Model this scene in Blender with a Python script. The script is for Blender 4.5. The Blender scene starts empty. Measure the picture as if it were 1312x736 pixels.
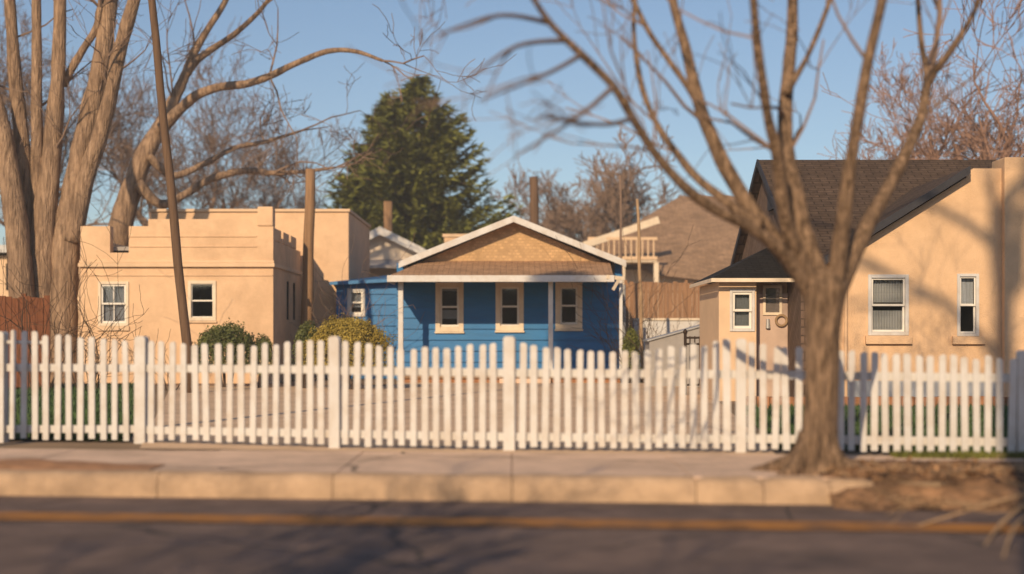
import bpy, math, random
from mathutils import Vector, Matrix, noise as mnoise
R = math.radians
rnd = random.Random(7)
SC = bpy.context.scene
COL = SC.collection
F = 1822.0; CX = 656.0; HY = 433.0; CH = 1.16   # focal length in px of a 1312 wide frame, horizon row, eye height

def P(px, py, d):
    return Vector(((px - CX) / F * d, d, CH + (HY - py) / F * d))
def X(px, d): return (px - CX) / F * d
def Z(py, d): return CH + (HY - py) / F * d

# ------------------------------------------------------------------ materials
def mat(name, c, rough=.8, var=.12, scale=6.0, bump=.0, bscale=40.0, stain=None, stain_amt=.35, stain_scale=.8,
        stretch=(1, 1, 1), spec=.3, metal=0.0, c2=None, detail=6.0, bdist=.02):
    m = bpy.data.materials.new(name); m.use_nodes = True
    nt = m.node_tree; N = nt.nodes; L = nt.links
    b = N['Principled BSDF']
    b.inputs['Roughness'].default_value = rough
    b.inputs['Specular IOR Level'].default_value = spec
    b.inputs['Metallic'].default_value = metal
    tc = N.new('ShaderNodeTexCoord'); mp = N.new('ShaderNodeMapping')
    mp.inputs['Scale'].default_value = stretch
    L.new(tc.outputs['Object'], mp.inputs['Vector'])
    n1 = N.new('ShaderNodeTexNoise'); n1.inputs['Scale'].default_value = scale; n1.inputs['Detail'].default_value = detail
    n1.inputs['Roughness'].default_value = .65
    L.new(mp.outputs['Vector'], n1.inputs['Vector'])
    cr = N.new('ShaderNodeValToRGB')
    lo = [x * (1 - var) for x in c]; hi = [min(1, x * (1 + var)) for x in (c2 or c)]
    cr.color_ramp.elements[0].color = (*lo, 1); cr.color_ramp.elements[0].position = .32
    cr.color_ramp.elements[1].color = (*hi, 1); cr.color_ramp.elements[1].position = .68
    L.new(n1.outputs['Fac'], cr.inputs['Fac'])
    col = cr.outputs['Color']
    if stain:
        n2 = N.new('ShaderNodeTexNoise'); n2.inputs['Scale'].default_value = stain_scale; n2.inputs['Detail'].default_value = 8
        n2.inputs['Roughness'].default_value = .7
        L.new(tc.outputs['Object'], n2.inputs['Vector'])
        r2 = N.new('ShaderNodeValToRGB')
        r2.color_ramp.elements[0].position = .45; r2.color_ramp.elements[0].color = (0, 0, 0, 1)
        r2.color_ramp.elements[1].position = .72; r2.color_ramp.elements[1].color = (stain_amt,) * 3 + (1,)
        L.new(n2.outputs['Fac'], r2.inputs['Fac'])
        mx = N.new('ShaderNodeMixRGB'); mx.inputs['Color2'].default_value = (*stain, 1)
        L.new(r2.outputs['Color'], mx.inputs['Fac']); L.new(col, mx.inputs['Color1'])
        col = mx.outputs['Color']
    L.new(col, b.inputs['Base Color'])
    if bump:
        nb = N.new('ShaderNodeTexNoise'); nb.inputs['Scale'].default_value = bscale; nb.inputs['Detail'].default_value = 5
        L.new(mp.outputs['Vector'], nb.inputs['Vector'])
        bp = N.new('ShaderNodeBump'); bp.inputs['Strength'].default_value = bump; bp.inputs['Distance'].default_value = bdist
        L.new(nb.outputs['Fac'], bp.inputs['Height']); L.new(bp.outputs['Normal'], b.inputs['Normal'])
    return m

def shingle_mat(name, c, row=.14, width=.3, var=.3, mortar=.35):
    m = mat(name, c, .9, var, 9.0, stain=tuple(x * .55 for x in c), stain_amt=.5, stain_scale=1.3, spec=.2)
    nt = m.node_tree; N = nt.nodes; L = nt.links; b = N['Principled BSDF']
    src = b.inputs['Base Color'].links[0].from_socket
    tc = N.new('ShaderNodeTexCoord')
    sep = N.new('ShaderNodeSeparateXYZ'); L.new(tc.outputs['Object'], sep.inputs['Vector'])
    ad = N.new('ShaderNodeMath'); ad.operation = 'ADD'
    L.new(sep.outputs['Y'], ad.inputs[0]); L.new(sep.outputs['Z'], ad.inputs[1])
    cmb = N.new('ShaderNodeCombineXYZ'); L.new(sep.outputs['X'], cmb.inputs['X']); L.new(ad.outputs[0], cmb.inputs['Y'])
    br = N.new('ShaderNodeTexBrick'); br.inputs['Scale'].default_value = 1
    br.inputs['Brick Width'].default_value = width; br.inputs['Row Height'].default_value = row
    br.inputs['Mortar Size'].default_value = .012
    br.inputs['Color1'].default_value = (1, 1, 1, 1); br.inputs['Color2'].default_value = (.72, .72, .72, 1)
    br.inputs['Mortar'].default_value = (mortar,) * 3 + (1,)
    L.new(cmb.outputs[0], br.inputs['Vector'])
    mx = N.new('ShaderNodeMixRGB'); mx.blend_type = 'MULTIPLY'; mx.inputs['Fac'].default_value = 1
    L.new(src, mx.inputs['Color1']); L.new(br.outputs['Color'], mx.inputs['Color2'])
    L.new(mx.outputs['Color'], b.inputs['Base Color'])
    bp = N.new('ShaderNodeBump'); bp.inputs['Strength'].default_value = .5; bp.inputs['Distance'].default_value = .02
    L.new(br.outputs['Fac'], bp.inputs['Height']); bp.invert = True
    L.new(bp.outputs['Normal'], b.inputs['Normal'])
    return m

def glass_mat(name, tint=(.55, .58, .6), refl=.25):
    m = bpy.data.materials.new(name); m.use_nodes = True
    nt = m.node_tree; N = nt.nodes; L = nt.links
    out = N['Material Output']; N.remove(N['Principled BSDF'])
    tr = N.new('ShaderNodeBsdfTransparent'); tr.inputs['Color'].default_value = (*tint, 1)
    gl = N.new('ShaderNodeBsdfGlossy'); gl.inputs['Roughness'].default_value = .03
    fr = N.new('ShaderNodeFresnel'); fr.inputs['IOR'].default_value = 1.5
    ma = N.new('ShaderNodeMath'); ma.operation = 'ADD'; ma.inputs[1].default_value = refl
    nz = N.new('ShaderNodeTexNoise'); nz.inputs['Scale'].default_value = 1.2
    bp = N.new('ShaderNodeBump'); bp.inputs['Strength'].default_value = .08
    L.new(nz.outputs['Fac'], bp.inputs['Height']); L.new(bp.outputs['Normal'], gl.inputs['Normal'])
    mx = N.new('ShaderNodeMixShader')
    L.new(fr.outputs[0], ma.inputs[0]); L.new(ma.outputs[0], mx.inputs['Fac'])
    L.new(tr.outputs[0], mx.inputs[1]); L.new(gl.outputs[0], mx.inputs[2]); L.new(mx.outputs[0], out.inputs['Surface'])
    return m

M = {}
M['stucco'] = mat('peach_stucco', (.68, .46, .29), .92, .08, 3, bump=.6, bscale=45, stain=(.42, .27, .16), stain_amt=.55, stain_scale=.7)
M['stucco_pale'] = mat('pale_stucco', (.66, .47, .31), .92, .06, 3, bump=.3, bscale=60, stain=(.45, .32, .2), stain_amt=.3)
M['stucco_right'] = mat('apricot_stucco', (.66, .445, .275), .92, .08, 2.5, bump=.6, bscale=40, stain=(.47, .30, .17), stain_amt=.55, stain_scale=.6)
M['white'] = mat('white_paint', (.585, .57, .56), .55, .05, 8, bump=.12, bscale=50, stain=(.42, .34, .26), stain_amt=.6, stain_scale=3.5, stretch=(1, 1, .25))
M['cream'] = mat('cream_trim_paint', (.70, .585, .45), .6, .07, 7, bump=.1, bscale=40, stain=(.4, .3, .2), stain_amt=.35, stain_scale=2.5)
M['sash'] = mat('white_sash', (.72, .68, .62), .45, .05, 8)
M['blue'] = mat('blue_siding_paint', (.004, .135, .36), .5, .12, 4, bump=.1, bscale=30, stain=(.02, .16, .34), stain_amt=.4, stain_scale=1.8, stretch=(.4, 1, 2))
M['blue_roof'] = mat('blue_roll_roofing', (.05, .18, .38), .55, .2, 4, bump=.3, bscale=9, bdist=.06)
M['gable'] = shingle_mat('tan_gable_shingle', (.60, .39, .21), .08, .11, .08, .75)
M['porch_roof'] = shingle_mat('brown_porch_shingle', (.47, .285, .17), .13, .3, .2)
M['dark_roof'] = shingle_mat('dark_brown_shingle', (.10, .068, .05), .15, .32, .25)
M['black_roof'] = shingle_mat('charcoal_shingle', (.022, .02, .02), .14, .3, .3)
M['far_roof'] = shingle_mat('faded_brown_shingle', (.32, .21, .14), .2, .4, .2, .6)
M['brown_wall'] = shingle_mat('brown_wall_shingle', (.19, .13, .10), .15, .25, .2)
M['grey_roof'] = mat('pale_grey_roofing', (.34, .31, .30), .8, .15, 4)
M['navy'] = mat('dark_fascia_paint', (.03, .03, .038), .6, .2, 5)
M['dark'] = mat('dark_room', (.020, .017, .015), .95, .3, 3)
M['blind'] = mat('grey_blind', (.50, .48, .46), .8, .1, 10, stretch=(.1, 1, 6))
M['curtain'] = mat('pale_curtain', (.62, .62, .64), .9, .2, 7, stretch=(4, 1, .15))
M['glass'] = glass_mat('window_glass', (.86, .88, .9), .03)
M['glass_pale'] = glass_mat('bright_window_glass', (.88, .91, .94), .2)
M['bark'] = mat('furrowed_bark', (.075, .047, .030), .95, .45, 12, bump=1.0, bscale=14, stretch=(2.8, 2.8, .38), c2=(.30, .20, .13), spec=.15, bdist=.08, stain=(.07, .05, .04), stain_amt=.5, stain_scale=2)
M['bark_pale'] = mat('pale_cottonwood_bark', (.20, .13, .085), .95, .3, 5, bump=.9, bscale=11, stretch=(2.4, 2.4, .35), c2=(.36, .245, .165), spec=.15, bdist=.09, stain=(.09, .06, .045), stain_amt=.5, stain_scale=1)
M['twig'] = mat('grey_brown_twig', (.20, .135, .10), .9, .2, 5)
M['twig_red'] = mat('reddish_twig', (.25, .15, .11), .9, .2, 5)
M['twig_dark'] = mat('dark_stem', (.07, .045, .03), .9, .2, 5)
M['straw'] = mat('dry_straw_stem', (.33, .22, .13), .9, .2, 5)
M['pole'] = mat('weathered_pole_wood', (.26, .155, .085), .9, .3, 5, bump=.6, bscale=20, stretch=(5, 5, .25))
M['pole_dark'] = mat('dark_pole_wood', (.13, .078, .048), .85, .3, 5, bump=.5, bscale=20, stretch=(5, 5, .25))
M['needle'] = mat('conifer_needle', (.075, .095, .02), .75, .5, 1.2, c2=(.17, .175, .036), spec=.2)
M['leaf'] = mat('glow_screen_leaf', (.045, .062, .018), .6, .5, 3, c2=(.10, .11, .03), spec=.3)
M['gold'] = mat('golden_leaf', (.18, .14, .028), .7, .4, 3, c2=(.32, .24, .05), spec=.2)
M['weed'] = mat('weed_leaf', (.08, .10, .02), .7, .4, 3, c2=(.15, .15, .03))
M['grass'] = mat('lawn_blade', (.035, .075, .028), .8, .4, 1.5, c2=(.06, .10, .035), spec=.2)
M['lawn'] = mat('lawn_soil', (.032, .055, .024), .95, .3, 3, bump=.4, bscale=20)
M['dirt'] = mat('dry_dirt', (.30, .195, .12), .95, .2, 2.5, bump=.5, bscale=14, stain=(.16, .1, .065), stain_amt=.6, stain_scale=.9)
M['drive'] = mat('pale_drive', (.60, .43, .29), .95, .12, 2, bump=.4, bscale=25, stain=(.28, .19, .12), stain_amt=.5, stain_scale=.6)
M['litter'] = mat('leaf_litter_soil', (.12, .068, .038), .95, .45, 5, bump=1, bscale=12, c2=(.25, .14, .075), bdist=.05, stain=(.05, .035, .02), stain_amt=.7, stain_scale=1.4)
M['concrete'] = mat('worn_concrete', (.66, .475, .355), .9, .12, 3, bump=.35, bscale=40, stain=(.2, .145, .105), stain_amt=.6, stain_scale=.9)
M['kerb'] = mat('kerb_concrete', (.46, .32, .21), .9, .18, 3, bump=.6, bscale=14, stain=(.17, .12, .085), stain_amt=.7, stain_scale=1.6)
M['asphalt'] = mat('old_asphalt', (.135, .096, .083), .9, .2, 2.2, bump=.6, bscale=70, stain=(.05, .04, .04), stain_amt=.6, stain_scale=.5, c2=(.175, .122, .102))
def cracks(m, scale, width, dark):
    nt = m.node_tree; N = nt.nodes; L = nt.links; b = N['Principled BSDF']; src = b.inputs['Base Color'].links[0].from_socket
    tc = N.new('ShaderNodeTexCoord'); nz = N.new('ShaderNodeTexNoise'); nz.inputs['Scale'].default_value = 1.1; nz.inputs['Detail'].default_value = 5
    L.new(tc.outputs['Object'], nz.inputs['Vector'])
    mxv = N.new('ShaderNodeMixRGB'); mxv.inputs['Fac'].default_value = .28
    L.new(tc.outputs['Object'], mxv.inputs['Color1']); L.new(nz.outputs['Color'], mxv.inputs['Color2'])
    vo = N.new('ShaderNodeTexVoronoi'); vo.feature = 'DISTANCE_TO_EDGE'; vo.inputs['Scale'].default_value = scale
    L.new(mxv.outputs['Color'], vo.inputs['Vector'])
    lt = N.new('ShaderNodeMath'); lt.operation = 'LESS_THAN'; lt.inputs[1].default_value = width
    L.new(vo.outputs['Distance'], lt.inputs[0])
    mx = N.new('ShaderNodeMixRGB'); mx.inputs['Color2'].default_value = (*dark, 1)
    L.new(lt.outputs[0], mx.inputs['Fac']); L.new(src, mx.inputs['Color1']); L.new(mx.outputs['Color'], b.inputs['Base Color'])
cracks(M['asphalt'], .5, .0045, (.045, .038, .037))
cracks(M['concrete'], .4, .003, (.16, .12, .09))
M['yellow'] = mat('worn_yellow_paint', (.36, .155, .03), .8, .25, 4, bump=.3, bscale=60, stain=(.115, .08, .065), stain_amt=.9, stain_scale=2.2)
M['terrain'] = mat('dry_ground', (.24, .165, .105), .95, .25, .4, bump=.3, bscale=6, stain=(.13, .11, .05), stain_amt=.5, stain_scale=.08)
M['rust_wood'] = mat('rust_red_fence_board', (.17, .062, .028), .85, .3, 4, bump=.5, bscale=14, stretch=(4, 1, .3))
M['tan_wood'] = mat('tan_fence_board', (.28, .155, .085), .9, .3, 4, bump=.5, bscale=14, stretch=(4, 1, .3))
M['brick'] = mat('orange_brick', (.33, .155, .075), .9, .25, 6, bump=.5, bscale=20)
M['found'] = mat('blue_grey_foundation', (.27, .29, .33), .85, .15, 4, bump=.3, bscale=25)
M['iron'] = mat('rusty_black_iron', (.035, .022, .016), .7, .4, 12, metal=.3)
M['door'] = mat('pinkish_door_paint', (.50, .37, .30), .6, .06, 4)
M['grey'] = mat('shade_wedge_grey', (.30, .28, .27), .8, .12, 4)
M['shade_white'] = mat('off_white_wall', (.62, .52, .43), .85, .08, 3, bump=.2, bscale=30)
M['metal_post'] = mat('grey_metal', (.36, .36, .37), .5, .1, 6, metal=.4)

# ------------------------------------------------------------------ mesh builder
class MB:
    def __init__(s): s.v = []; s.f = []
    def add(s, vs, fs):
        o = len(s.v); s.v.extend(vs); s.f.extend([tuple(i + o for i in f) for f in fs])
    def box(s, x0, x1, y0, y1, z0, z1):
        s.add([(x0, y0, z0), (x1, y0, z0), (x1, y1, z0), (x0, y1, z0), (x0, y0, z1), (x1, y0, z1), (x1, y1, z1), (x0, y1, z1)],
              [(0, 3, 2, 1), (4, 5, 6, 7), (0, 1, 5, 4), (1, 2, 6, 5), (2, 3, 7, 6), (3, 0, 4, 7)])
    def prism(s, poly, y0, y1):          # poly in XZ (counter-clockwise seen from -y)
        n = len(poly)
        s.add([(x, y0, z) for x, z in poly] + [(x, y1, z) for x, z in poly],
              [tuple(range(n)), tuple(range(2 * n - 1, n - 1, -1))] + [(i, i + n, (i + 1) % n + n, (i + 1) % n) for i in range(n)])
    def prism_x(s, poly, x0, x1):        # poly in YZ
        n = len(poly)
        s.add([(x0, y, z) for y, z in poly] + [(x1, y, z) for y, z in poly],
              [tuple(range(n - 1, -1, -1)), tuple(range(n, 2 * n))] + [(i, (i + 1) % n, (i + 1) % n + n, i + n) for i in range(n)])
    def slab(s, quad, t):                # a quad thickened downwards (z) by t
        q = [Vector(a) for a in quad]
        s.add([tuple(a) for a in q] + [(a.x, a.y, a.z - t) for a in q],
              [(0, 1, 2, 3), (7, 6, 5, 4)] + [(i, i + 4, (i + 1) % 4 + 4, (i + 1) % 4) for i in range(4)])
    def beam(s, a, b, w, h, up=(0, 0, 1)):
        a = Vector(a); b = Vector(b); d = (b - a).normalized(); sd = d.cross(Vector(up)).normalized(); u = sd.cross(d)
        vs = []
        for p in (a, b):
            for i, j in ((-1, -1), (1, -1), (1, 1), (-1, 1)):
                vs.append(tuple(p + sd * (i * w / 2) + u * (j * h / 2)))
        s.add(vs, [(0, 1, 2, 3), (7, 6, 5, 4), (0, 4, 5, 1), (1, 5, 6, 2), (2, 6, 7, 3), (3, 7, 4, 0)])
    def wall(s, x0, x1, z0, z1, y0, y1, holes=()):   # wall in XZ with rectangular holes
        xs = sorted({x0, x1, *[h[0] for h in holes], *[h[1] for h in holes]}); zs = sorted({z0, z1, *[h[2] for h in holes], *[h[3] for h in holes]})
        xs = [a for a in xs if x0 <= a <= x1]; zs = [a for a in zs if z0 <= a <= z1]
        def full(i, j):
            if not (0 <= i < len(xs) - 1 and 0 <= j < len(zs) - 1): return False
            cx = (xs[i] + xs[i + 1]) / 2; cz = (zs[j] + zs[j + 1]) / 2
            return not any(h[0] < cx < h[1] and h[2] < cz < h[3] for h in holes)
        for i in range(len(xs) - 1):
            for j in range(len(zs) - 1):
                if not full(i, j): continue
                a, b, c, d = xs[i], xs[i + 1], zs[j], zs[j + 1]
                s.add([(a, y0, c), (b, y0, c), (b, y0, d), (a, y0, d)], [(0, 1, 2, 3)])
                s.add([(a, y1, c), (b, y1, c), (b, y1, d), (a, y1, d)], [(3, 2, 1, 0)])
                if not full(i - 1, j): s.add([(a, y0, c), (a, y0, d), (a, y1, d), (a, y1, c)], [(0, 1, 2, 3)])
                if not full(i + 1, j): s.add([(b, y0, c), (b, y1, c), (b, y1, d), (b, y0, d)], [(0, 1, 2, 3)])
                if not full(i, j - 1): s.add([(a, y0, c), (a, y1, c), (b, y1, c), (b, y0, c)], [(0, 1, 2, 3)])
                if not full(i, j + 1): s.add([(a, y0, d), (b, y0, d), (b, y1, d), (a, y1, d)], [(0, 1, 2, 3)])
    def tube(s, pts, rads, n=8, rough=0.0, cap=True, sub=1, seed=0.0):
        pts = [Vector(p) for p in pts]
        if sub > 1 and len(pts) > 2:
            q = []; rr = []
            for i in range(len(pts) - 1):
                p0 = pts[max(i - 1, 0)]; p1 = pts[i]; p2 = pts[i + 1]; p3 = pts[min(i + 2, len(pts) - 1)]
                for k in range(sub):
                    t = k / sub; t2 = t * t; t3 = t2 * t
                    q.append(.5 * ((2 * p1) + (p2 - p0) * t + (2 * p0 - 5 * p1 + 4 * p2 - p3) * t2 + (3 * p1 - p0 - 3 * p2 + p3) * t3))
                    rr.append(rads[i] * (1 - t) + rads[i + 1] * t)
            q.append(pts[-1]); rr.append(rads[-1]); pts, rads = q, rr
        o = len(s.v); d0 = (pts[1] - pts[0]).normalized()
        u = d0.orthogonal().normalized()
        for i, p in enumerate(pts):
            d = (pts[min(i + 1, len(pts) - 1)] - pts[max(i - 1, 0)]).normalized()
            u = (u - d * u.dot(d)).normalized(); w = d.cross(u)
            for k in range(n):
                a = 2 * math.pi * k / n
                e = u * math.cos(a) + w * math.sin(a); r = rads[i]
                if rough:
                    q = p + e * r
                    r *= 1 + rough * mnoise.noise(Vector((q.x * 9 + seed, q.y * 9, q.z * 1.6))) + rough * .8 * mnoise.noise(Vector((q.x * 2.5, q.y * 2.5 + seed, q.z * 2.0)))
                s.v.append(tuple(p + e * r))
        for i in range(len(pts) - 1):
            for k in range(n):
                a = o + i * n + k; b = o + i * n + (k + 1) % n
                s.f.append((a, b, b + n, a + n))
        if cap:
            s.f.append(tuple(o + k for k in range(n - 1, -1, -1)))
            e = o + (len(pts) - 1) * n; s.f.append(tuple(e + k for k in range(n)))
    def leaf(s, p, size, asp=.6, nrm=None, r=rnd):
        nrm = nrm or Vector((r.gauss(0, 1), r.gauss(0, 1), r.gauss(0, 1))).normalized()
        a = nrm.orthogonal().normalized(); a.rotate(Matrix.Rotation(r.random() * 6.28, 3, nrm)); b = nrm.cross(a)
        h = a * size; w = b * (size * asp * .5)
        s.add([tuple(p - h * .5), tuple(p + w), tuple(p + h * .5), tuple(p - w)], [(0, 1, 2, 3)])
    def build(s, name, m, parent=None, smooth=False, bevel=0):
        me = bpy.data.meshes.new(name); me.from_pydata(s.v, [], s.f); me.materials.append(m); me.update()
        if smooth: me.polygons.foreach_set('use_smooth', [True] * len(me.polygons))
        o = bpy.data.objects.new(name, me); COL.objects.link(o)
        if parent is not None:
            o.parent = parent
            o.matrix_parent_inverse = world(parent).inverted()
        if bevel:
            md = o.modifiers.new('soft_edges', 'BEVEL'); md.width = bevel; md.segments = 2; md.limit_method = 'ANGLE'
        return o

def world(o):
    m = Matrix.Translation(o.location)
    return m if o.parent is None else world(o.parent) @ o.matrix_parent_inverse @ m

def tag(o, label=None, cat=None, group=None, kind=None):
    if label: o['label'] = label
    if cat: o['category'] = cat
    if group: o['group'] = group
    if kind: o['kind'] = kind
    return o
def thing(name, label, cat, loc=(0, 0, 0), group=None):
    o = bpy.data.objects.new(name, None); COL.objects.link(o); o.location = loc; o.empty_display_size = .2
    return tag(o, label, cat, group)
def struct(name, mb, m, **k):
    return tag(mb.build(name, m, **k), kind='structure')

# ------------------------------------------------------------------ ground, road, pavement (the street runs slightly oblique)
S = -.10
ROADZ = -.19
def gp(x, y, z): return (x, y + S * x, z)      # y measured at x = 0
def sheet(x0, x1, y0, y1, z, nx=1, ny=1, bump=0, sc=1.0, edge=True):
    mb = MB()
    for j in range(ny + 1):
        for i in range(nx + 1):
            x = x0 + (x1 - x0) * i / nx; y = y0 + (y1 - y0) * j / ny
            h = bump * mnoise.fractal(Vector((x * sc, y * sc, 3.1)), 1, 2, 4) if bump else 0
            mb.v.append(gp(x, y, z + h))
    for j in range(ny):
        for i in range(nx):
            a = j * (nx + 1) + i; mb.f.append((a, a + 1, a + nx + 2, a + nx + 1))
    return mb
KERB = 11.72       # kerb face at x = 0
mb = MB()
prof = [(-40, ROADZ - .006), (KERB - 8.4, ROADZ - .006), (KERB + .05, ROADZ - .006), (KERB + .12, -.012), (142, -.012)]
for i, x in enumerate((-110, 110)):
    for y, z in prof: mb.v.append(gp(x, y, z))
for k in range(len(prof) - 1): mb.f.append((k, k + 5, k + 6, k + 1))
struct('ground', mb, M['terrain'])
struct('road', sheet(-60, 60, KERB - 9.5, KERB + .03, ROADZ, 240, 20, .004, .6), M['asphalt'], smooth=True)
struct('painted_line', sheet(-60, 60, 10.12, 10.58, ROADZ + .009, 240, 2, .004, .6), M['yellow'])
# pavement: slabs with joints
mb = MB()
x = -30.0
while x < 30:
    w = 1.5
    xa, xb = x + .003, x + w - .003
    t = rnd.uniform(-.004, .004)
    q = [gp(xa, KERB + .2, t), gp(xb, KERB + .2, t + rnd.uniform(-.003, .003)), gp(xb, KERB + 2.55, t), gp(xa, KERB + 2.55, t)]
    if x > 2.3:
        q[0] = gp(xa, KERB + 1.15, t); q[1] = gp(xb, KERB + 1.1, t)
    mb.slab([(a, b, c + .008) for a, b, c in q], .12)
    x += w
struct('pavement', mb, M['concrete'], bevel=.006)
# kerb of rounded cast lengths, broken off beside the tree
mb = MB()
x = -30.0
def kerb_seg(xa, xb, worn):
    n = max(6, int((xb - xa) / .08)); m = 9; o = len(mb.v)
    for i in range(n + 1):
        t = i / n; xx = xa + (xb - xa) * t
        e = min(t, 1 - t) * (xb - xa); rr = min(1, .9 + e * 2) if worn else 1.0
        for k in range(m):
            a = k / (m - 1)
            pr = [(0, ROADZ - .02), (.0, -.12), (.012, -.05), (.04, -.012), (.09, .012), (.15, .018), (.2, .016), (.24, .01), (.25, -.1)][k]
            z = pr[1] if k in (0,) else ROADZ + (pr[1] - ROADZ) * rr
            j = (.03 if worn else .008) * mnoise.noise(Vector((xx * 3, k * .5, 1.7)))
            mb.v.append(gp(xx, KERB + pr[0] + j, z + j * .6))
    for i in range(n):
        for k in range(m - 1):
            a = o + i * m + k; mb.f.append((a, a + m, a + m + 1, a + 1))
    mb.f.append(tuple(o + k for k in range(m))); mb.f.append(tuple(o + n * m + k for k in range(m - 1, -1, -1)))
while x < 2.9:
    worn = x > .3
    w = rnd.uniform(.5, .75) if worn else 1.5
    xe = min(x + w, 2.92)
    kerb_seg(x + .004, xe - .004, worn); x = xe
x = 8.5
while x < 30: kerb_seg(x + .008, x + 1.49, False); x += 1.5
ko = struct('kerb', mb, M['kerb'], smooth=True)
ko.data.set_sharp_from_angle(angle=R(50))
# yard surfaces behind the picket fence
mb = MB(); mb.add([(-3.9, 14.9, 0), (2.6, 13.9, 0), (3.6, 24, 0), (4.6, 36.5, 0), (-8.8, 36.9, 0)], [(0, 1, 2, 3, 4)])
struct('drive', mb, M['drive'])
mb = MB(); mb.add([(-16, 34.6, .006), (-8.3, 34.6, .006), (-2.9, 34.0, .006), (-2.9, 37, .006), (-16, 37, .006)], [(0, 1, 2, 3, 4)])
struct('soil_bed', mb, M['dirt'])
# verge of leaf litter and earth sliding into the gutter on the right
mb = MB(); nx, ny = 90, 26
for j in range(ny + 1):
    for i in range(nx + 1):
        x = 2.55 + 6.5 * i / nx; t = j / ny; y = KERB - .35 + 1.75 * t
        base = ROADZ + .0 + (.25) * min(1, max(0, (t - .02) / .33)) ** 1.2
        edge = min(1, i / 6, (nx - i) / 6)
        h = .06 * mnoise.fractal(Vector((x * 1.6, y * 2.5, .3)), 1, 2, 4) + .05 * mnoise.noise(Vector((x * 5, y * 7, 2)))
        bite = -.10 * max(0, mnoise.noise(Vector((x * 1.1, 4.2, 0)))) * (1 if t < .35 else 0)
        z = base + (h + bite) * edge * (1 - max(0, t - .7) / .3) - (.03 if edge < .2 else 0)
        mb.v.append(gp(x, y + .1 * mnoise.noise(Vector((x * 2, 7, 0))) * (1 if t < .2 else 0), z if t < .97 else -.01))
for j in range(ny):
    for i in range(nx):
        a = j * (nx + 1) + i; mb.f.append((a, a + 1, a + nx + 2, a + nx + 1))
struct('verge', mb, M['litter'], smooth=True)
mb = MB(); nx, ny = 40, 12
for j in range(ny + 1):
    for i in range(nx + 1):
        u = i / nx * 2 - 1; v = j / ny * 2 - 1
        h = max(0, 1 - u * u - v * v) * .055 * (1 + .5 * mnoise.noise(Vector((u * 4, v * 4, 0))))
        mb.v.append(gp(-4.4 + u * 1.25, KERB + .52 + v * .38, .012 + h))
for j in range(ny):
    for i in range(nx):
        a = j * (nx + 1) + i; mb.f.append((a, a + 1, a + nx + 2, a + nx + 1))
struct('dirt_mound', mb, mat('orange_dirt', (.34, .185, .10), .95, .25, 5, bump=.6, bscale=14), smooth=True)

def inpoly(x, y, poly):
    c = False; n = len(poly)
    for i in range(n):
        (x1, y1), (x2, y2) = poly[i], poly[(i + 1) % n]
        if (y1 > y) != (y2 > y) and x < (x2 - x1) * (y - y1) / (y2 - y1) + x1: c = not c
    return c
def lawn(poly, n, hmin, hmax, dens=1.2, name='grass', m='grass'):
    mb = MB(); xs = [p[0] for p in poly]; ys = [p[1] for p in poly]; k = 0
    while k < n:
        x = rnd.uniform(min(xs), max(xs)); y = min(ys) + (max(ys) - min(ys)) * rnd.random() ** dens
        if not inpoly(x, y, poly): continue
        k += 1
        h = rnd.uniform(hmin, hmax); a = rnd.random() * 6.28; w = .006 + .0006 * y
        lx, ly = rnd.gauss(0, .03), rnd.gauss(0, .03)
        mb.add([(x - math.cos(a) * w, y - math.sin(a) * w, 0), (x + math.cos(a) * w, y + math.sin(a) * w, 0), (x + lx, y + ly, h)], [(0, 1, 2)])
    return tag(mb.build(name, M[m]), kind='stuff')
LG = [(-16, 17.9), (-5.75, 16.15), (-4.3, 15.95), (-8.7, 34.6), (-16, 34.6)]
RG = [(2.75, 14.7), (5, 14.3), (9, 13.65), (12, 23.2), (3.75, 23.2)]
for poly in (LG, RG):
    mb = MB(); mb.add([(x, y, .004) for x, y in poly], [(0, 1, 2, 3)]); struct('lawn', mb, M['lawn'])
tag(lawn(LG, 42000, .04, .11, 1.6), 'dark green lawn grass behind the left end of the white picket fence', None)
tag(lawn(RG, 30000, .04, .11, 1.4), 'dark green lawn grass behind the right end of the white picket fence', None)
lawn([(3.7, 13.65), (5.6, 13.45), (5.6, 13.75), (3.7, 13.9)], 2500, .03, .08, 1, 'grass_tuft', 'weed')
lawn([(2.72, 12.4), (3.0, 12.4), (3.0, 12.7), (2.72, 12.7)], 260, .03, .08, 1, 'grass_tuft', 'weed')
lawn([(4.6, 11.6), (5.4, 11.5), (5.4, 12.0), (4.6, 12.1)], 500, .03, .10, 1, 'grass_tuft', 'weed')
# fallen leaves scattered on the verge
mb = MB()
for i in range(2600):
    x = rnd.uniform(2.6, 8); y = KERB + rnd.gauss(.45, .4)
    mb.leaf(Vector(gp(x, y, max(ROADZ + .03, .045 + (-.2 if y < KERB - .05 else 0)) + rnd.uniform(0, .05))), rnd.uniform(.03, .07), .6, Vector((rnd.gauss(0, .5), rnd.gauss(0, .5), 1)).normalized())
tag(mb.build('leaf_litter', mat('dead_leaf', (.16, .085, .04), .9, .5, 9, c2=(.32, .18, .09))), kind='stuff')

mb = MB()
for i in range(220):
    x = rnd.uniform(2.7, 8); y = KERB + rnd.gauss(.35, .4); z = .04 if y > KERB else ROADZ + .05
    a = rnd.uniform(0, 3.14); l = rnd.uniform(.08, .35)
    p = Vector(gp(x, y, z + rnd.uniform(0, .05))); q = p + Vector((math.cos(a) * l, math.sin(a) * l, rnd.uniform(-.03, .05)))
    mb.tube([p, (p + q) / 2 + Vector((0, 0, .02)), q], [.006, .005, .003], 4, 0, False)
tag(mb.build('twig_litter', M['straw']), kind='stuff')
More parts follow.
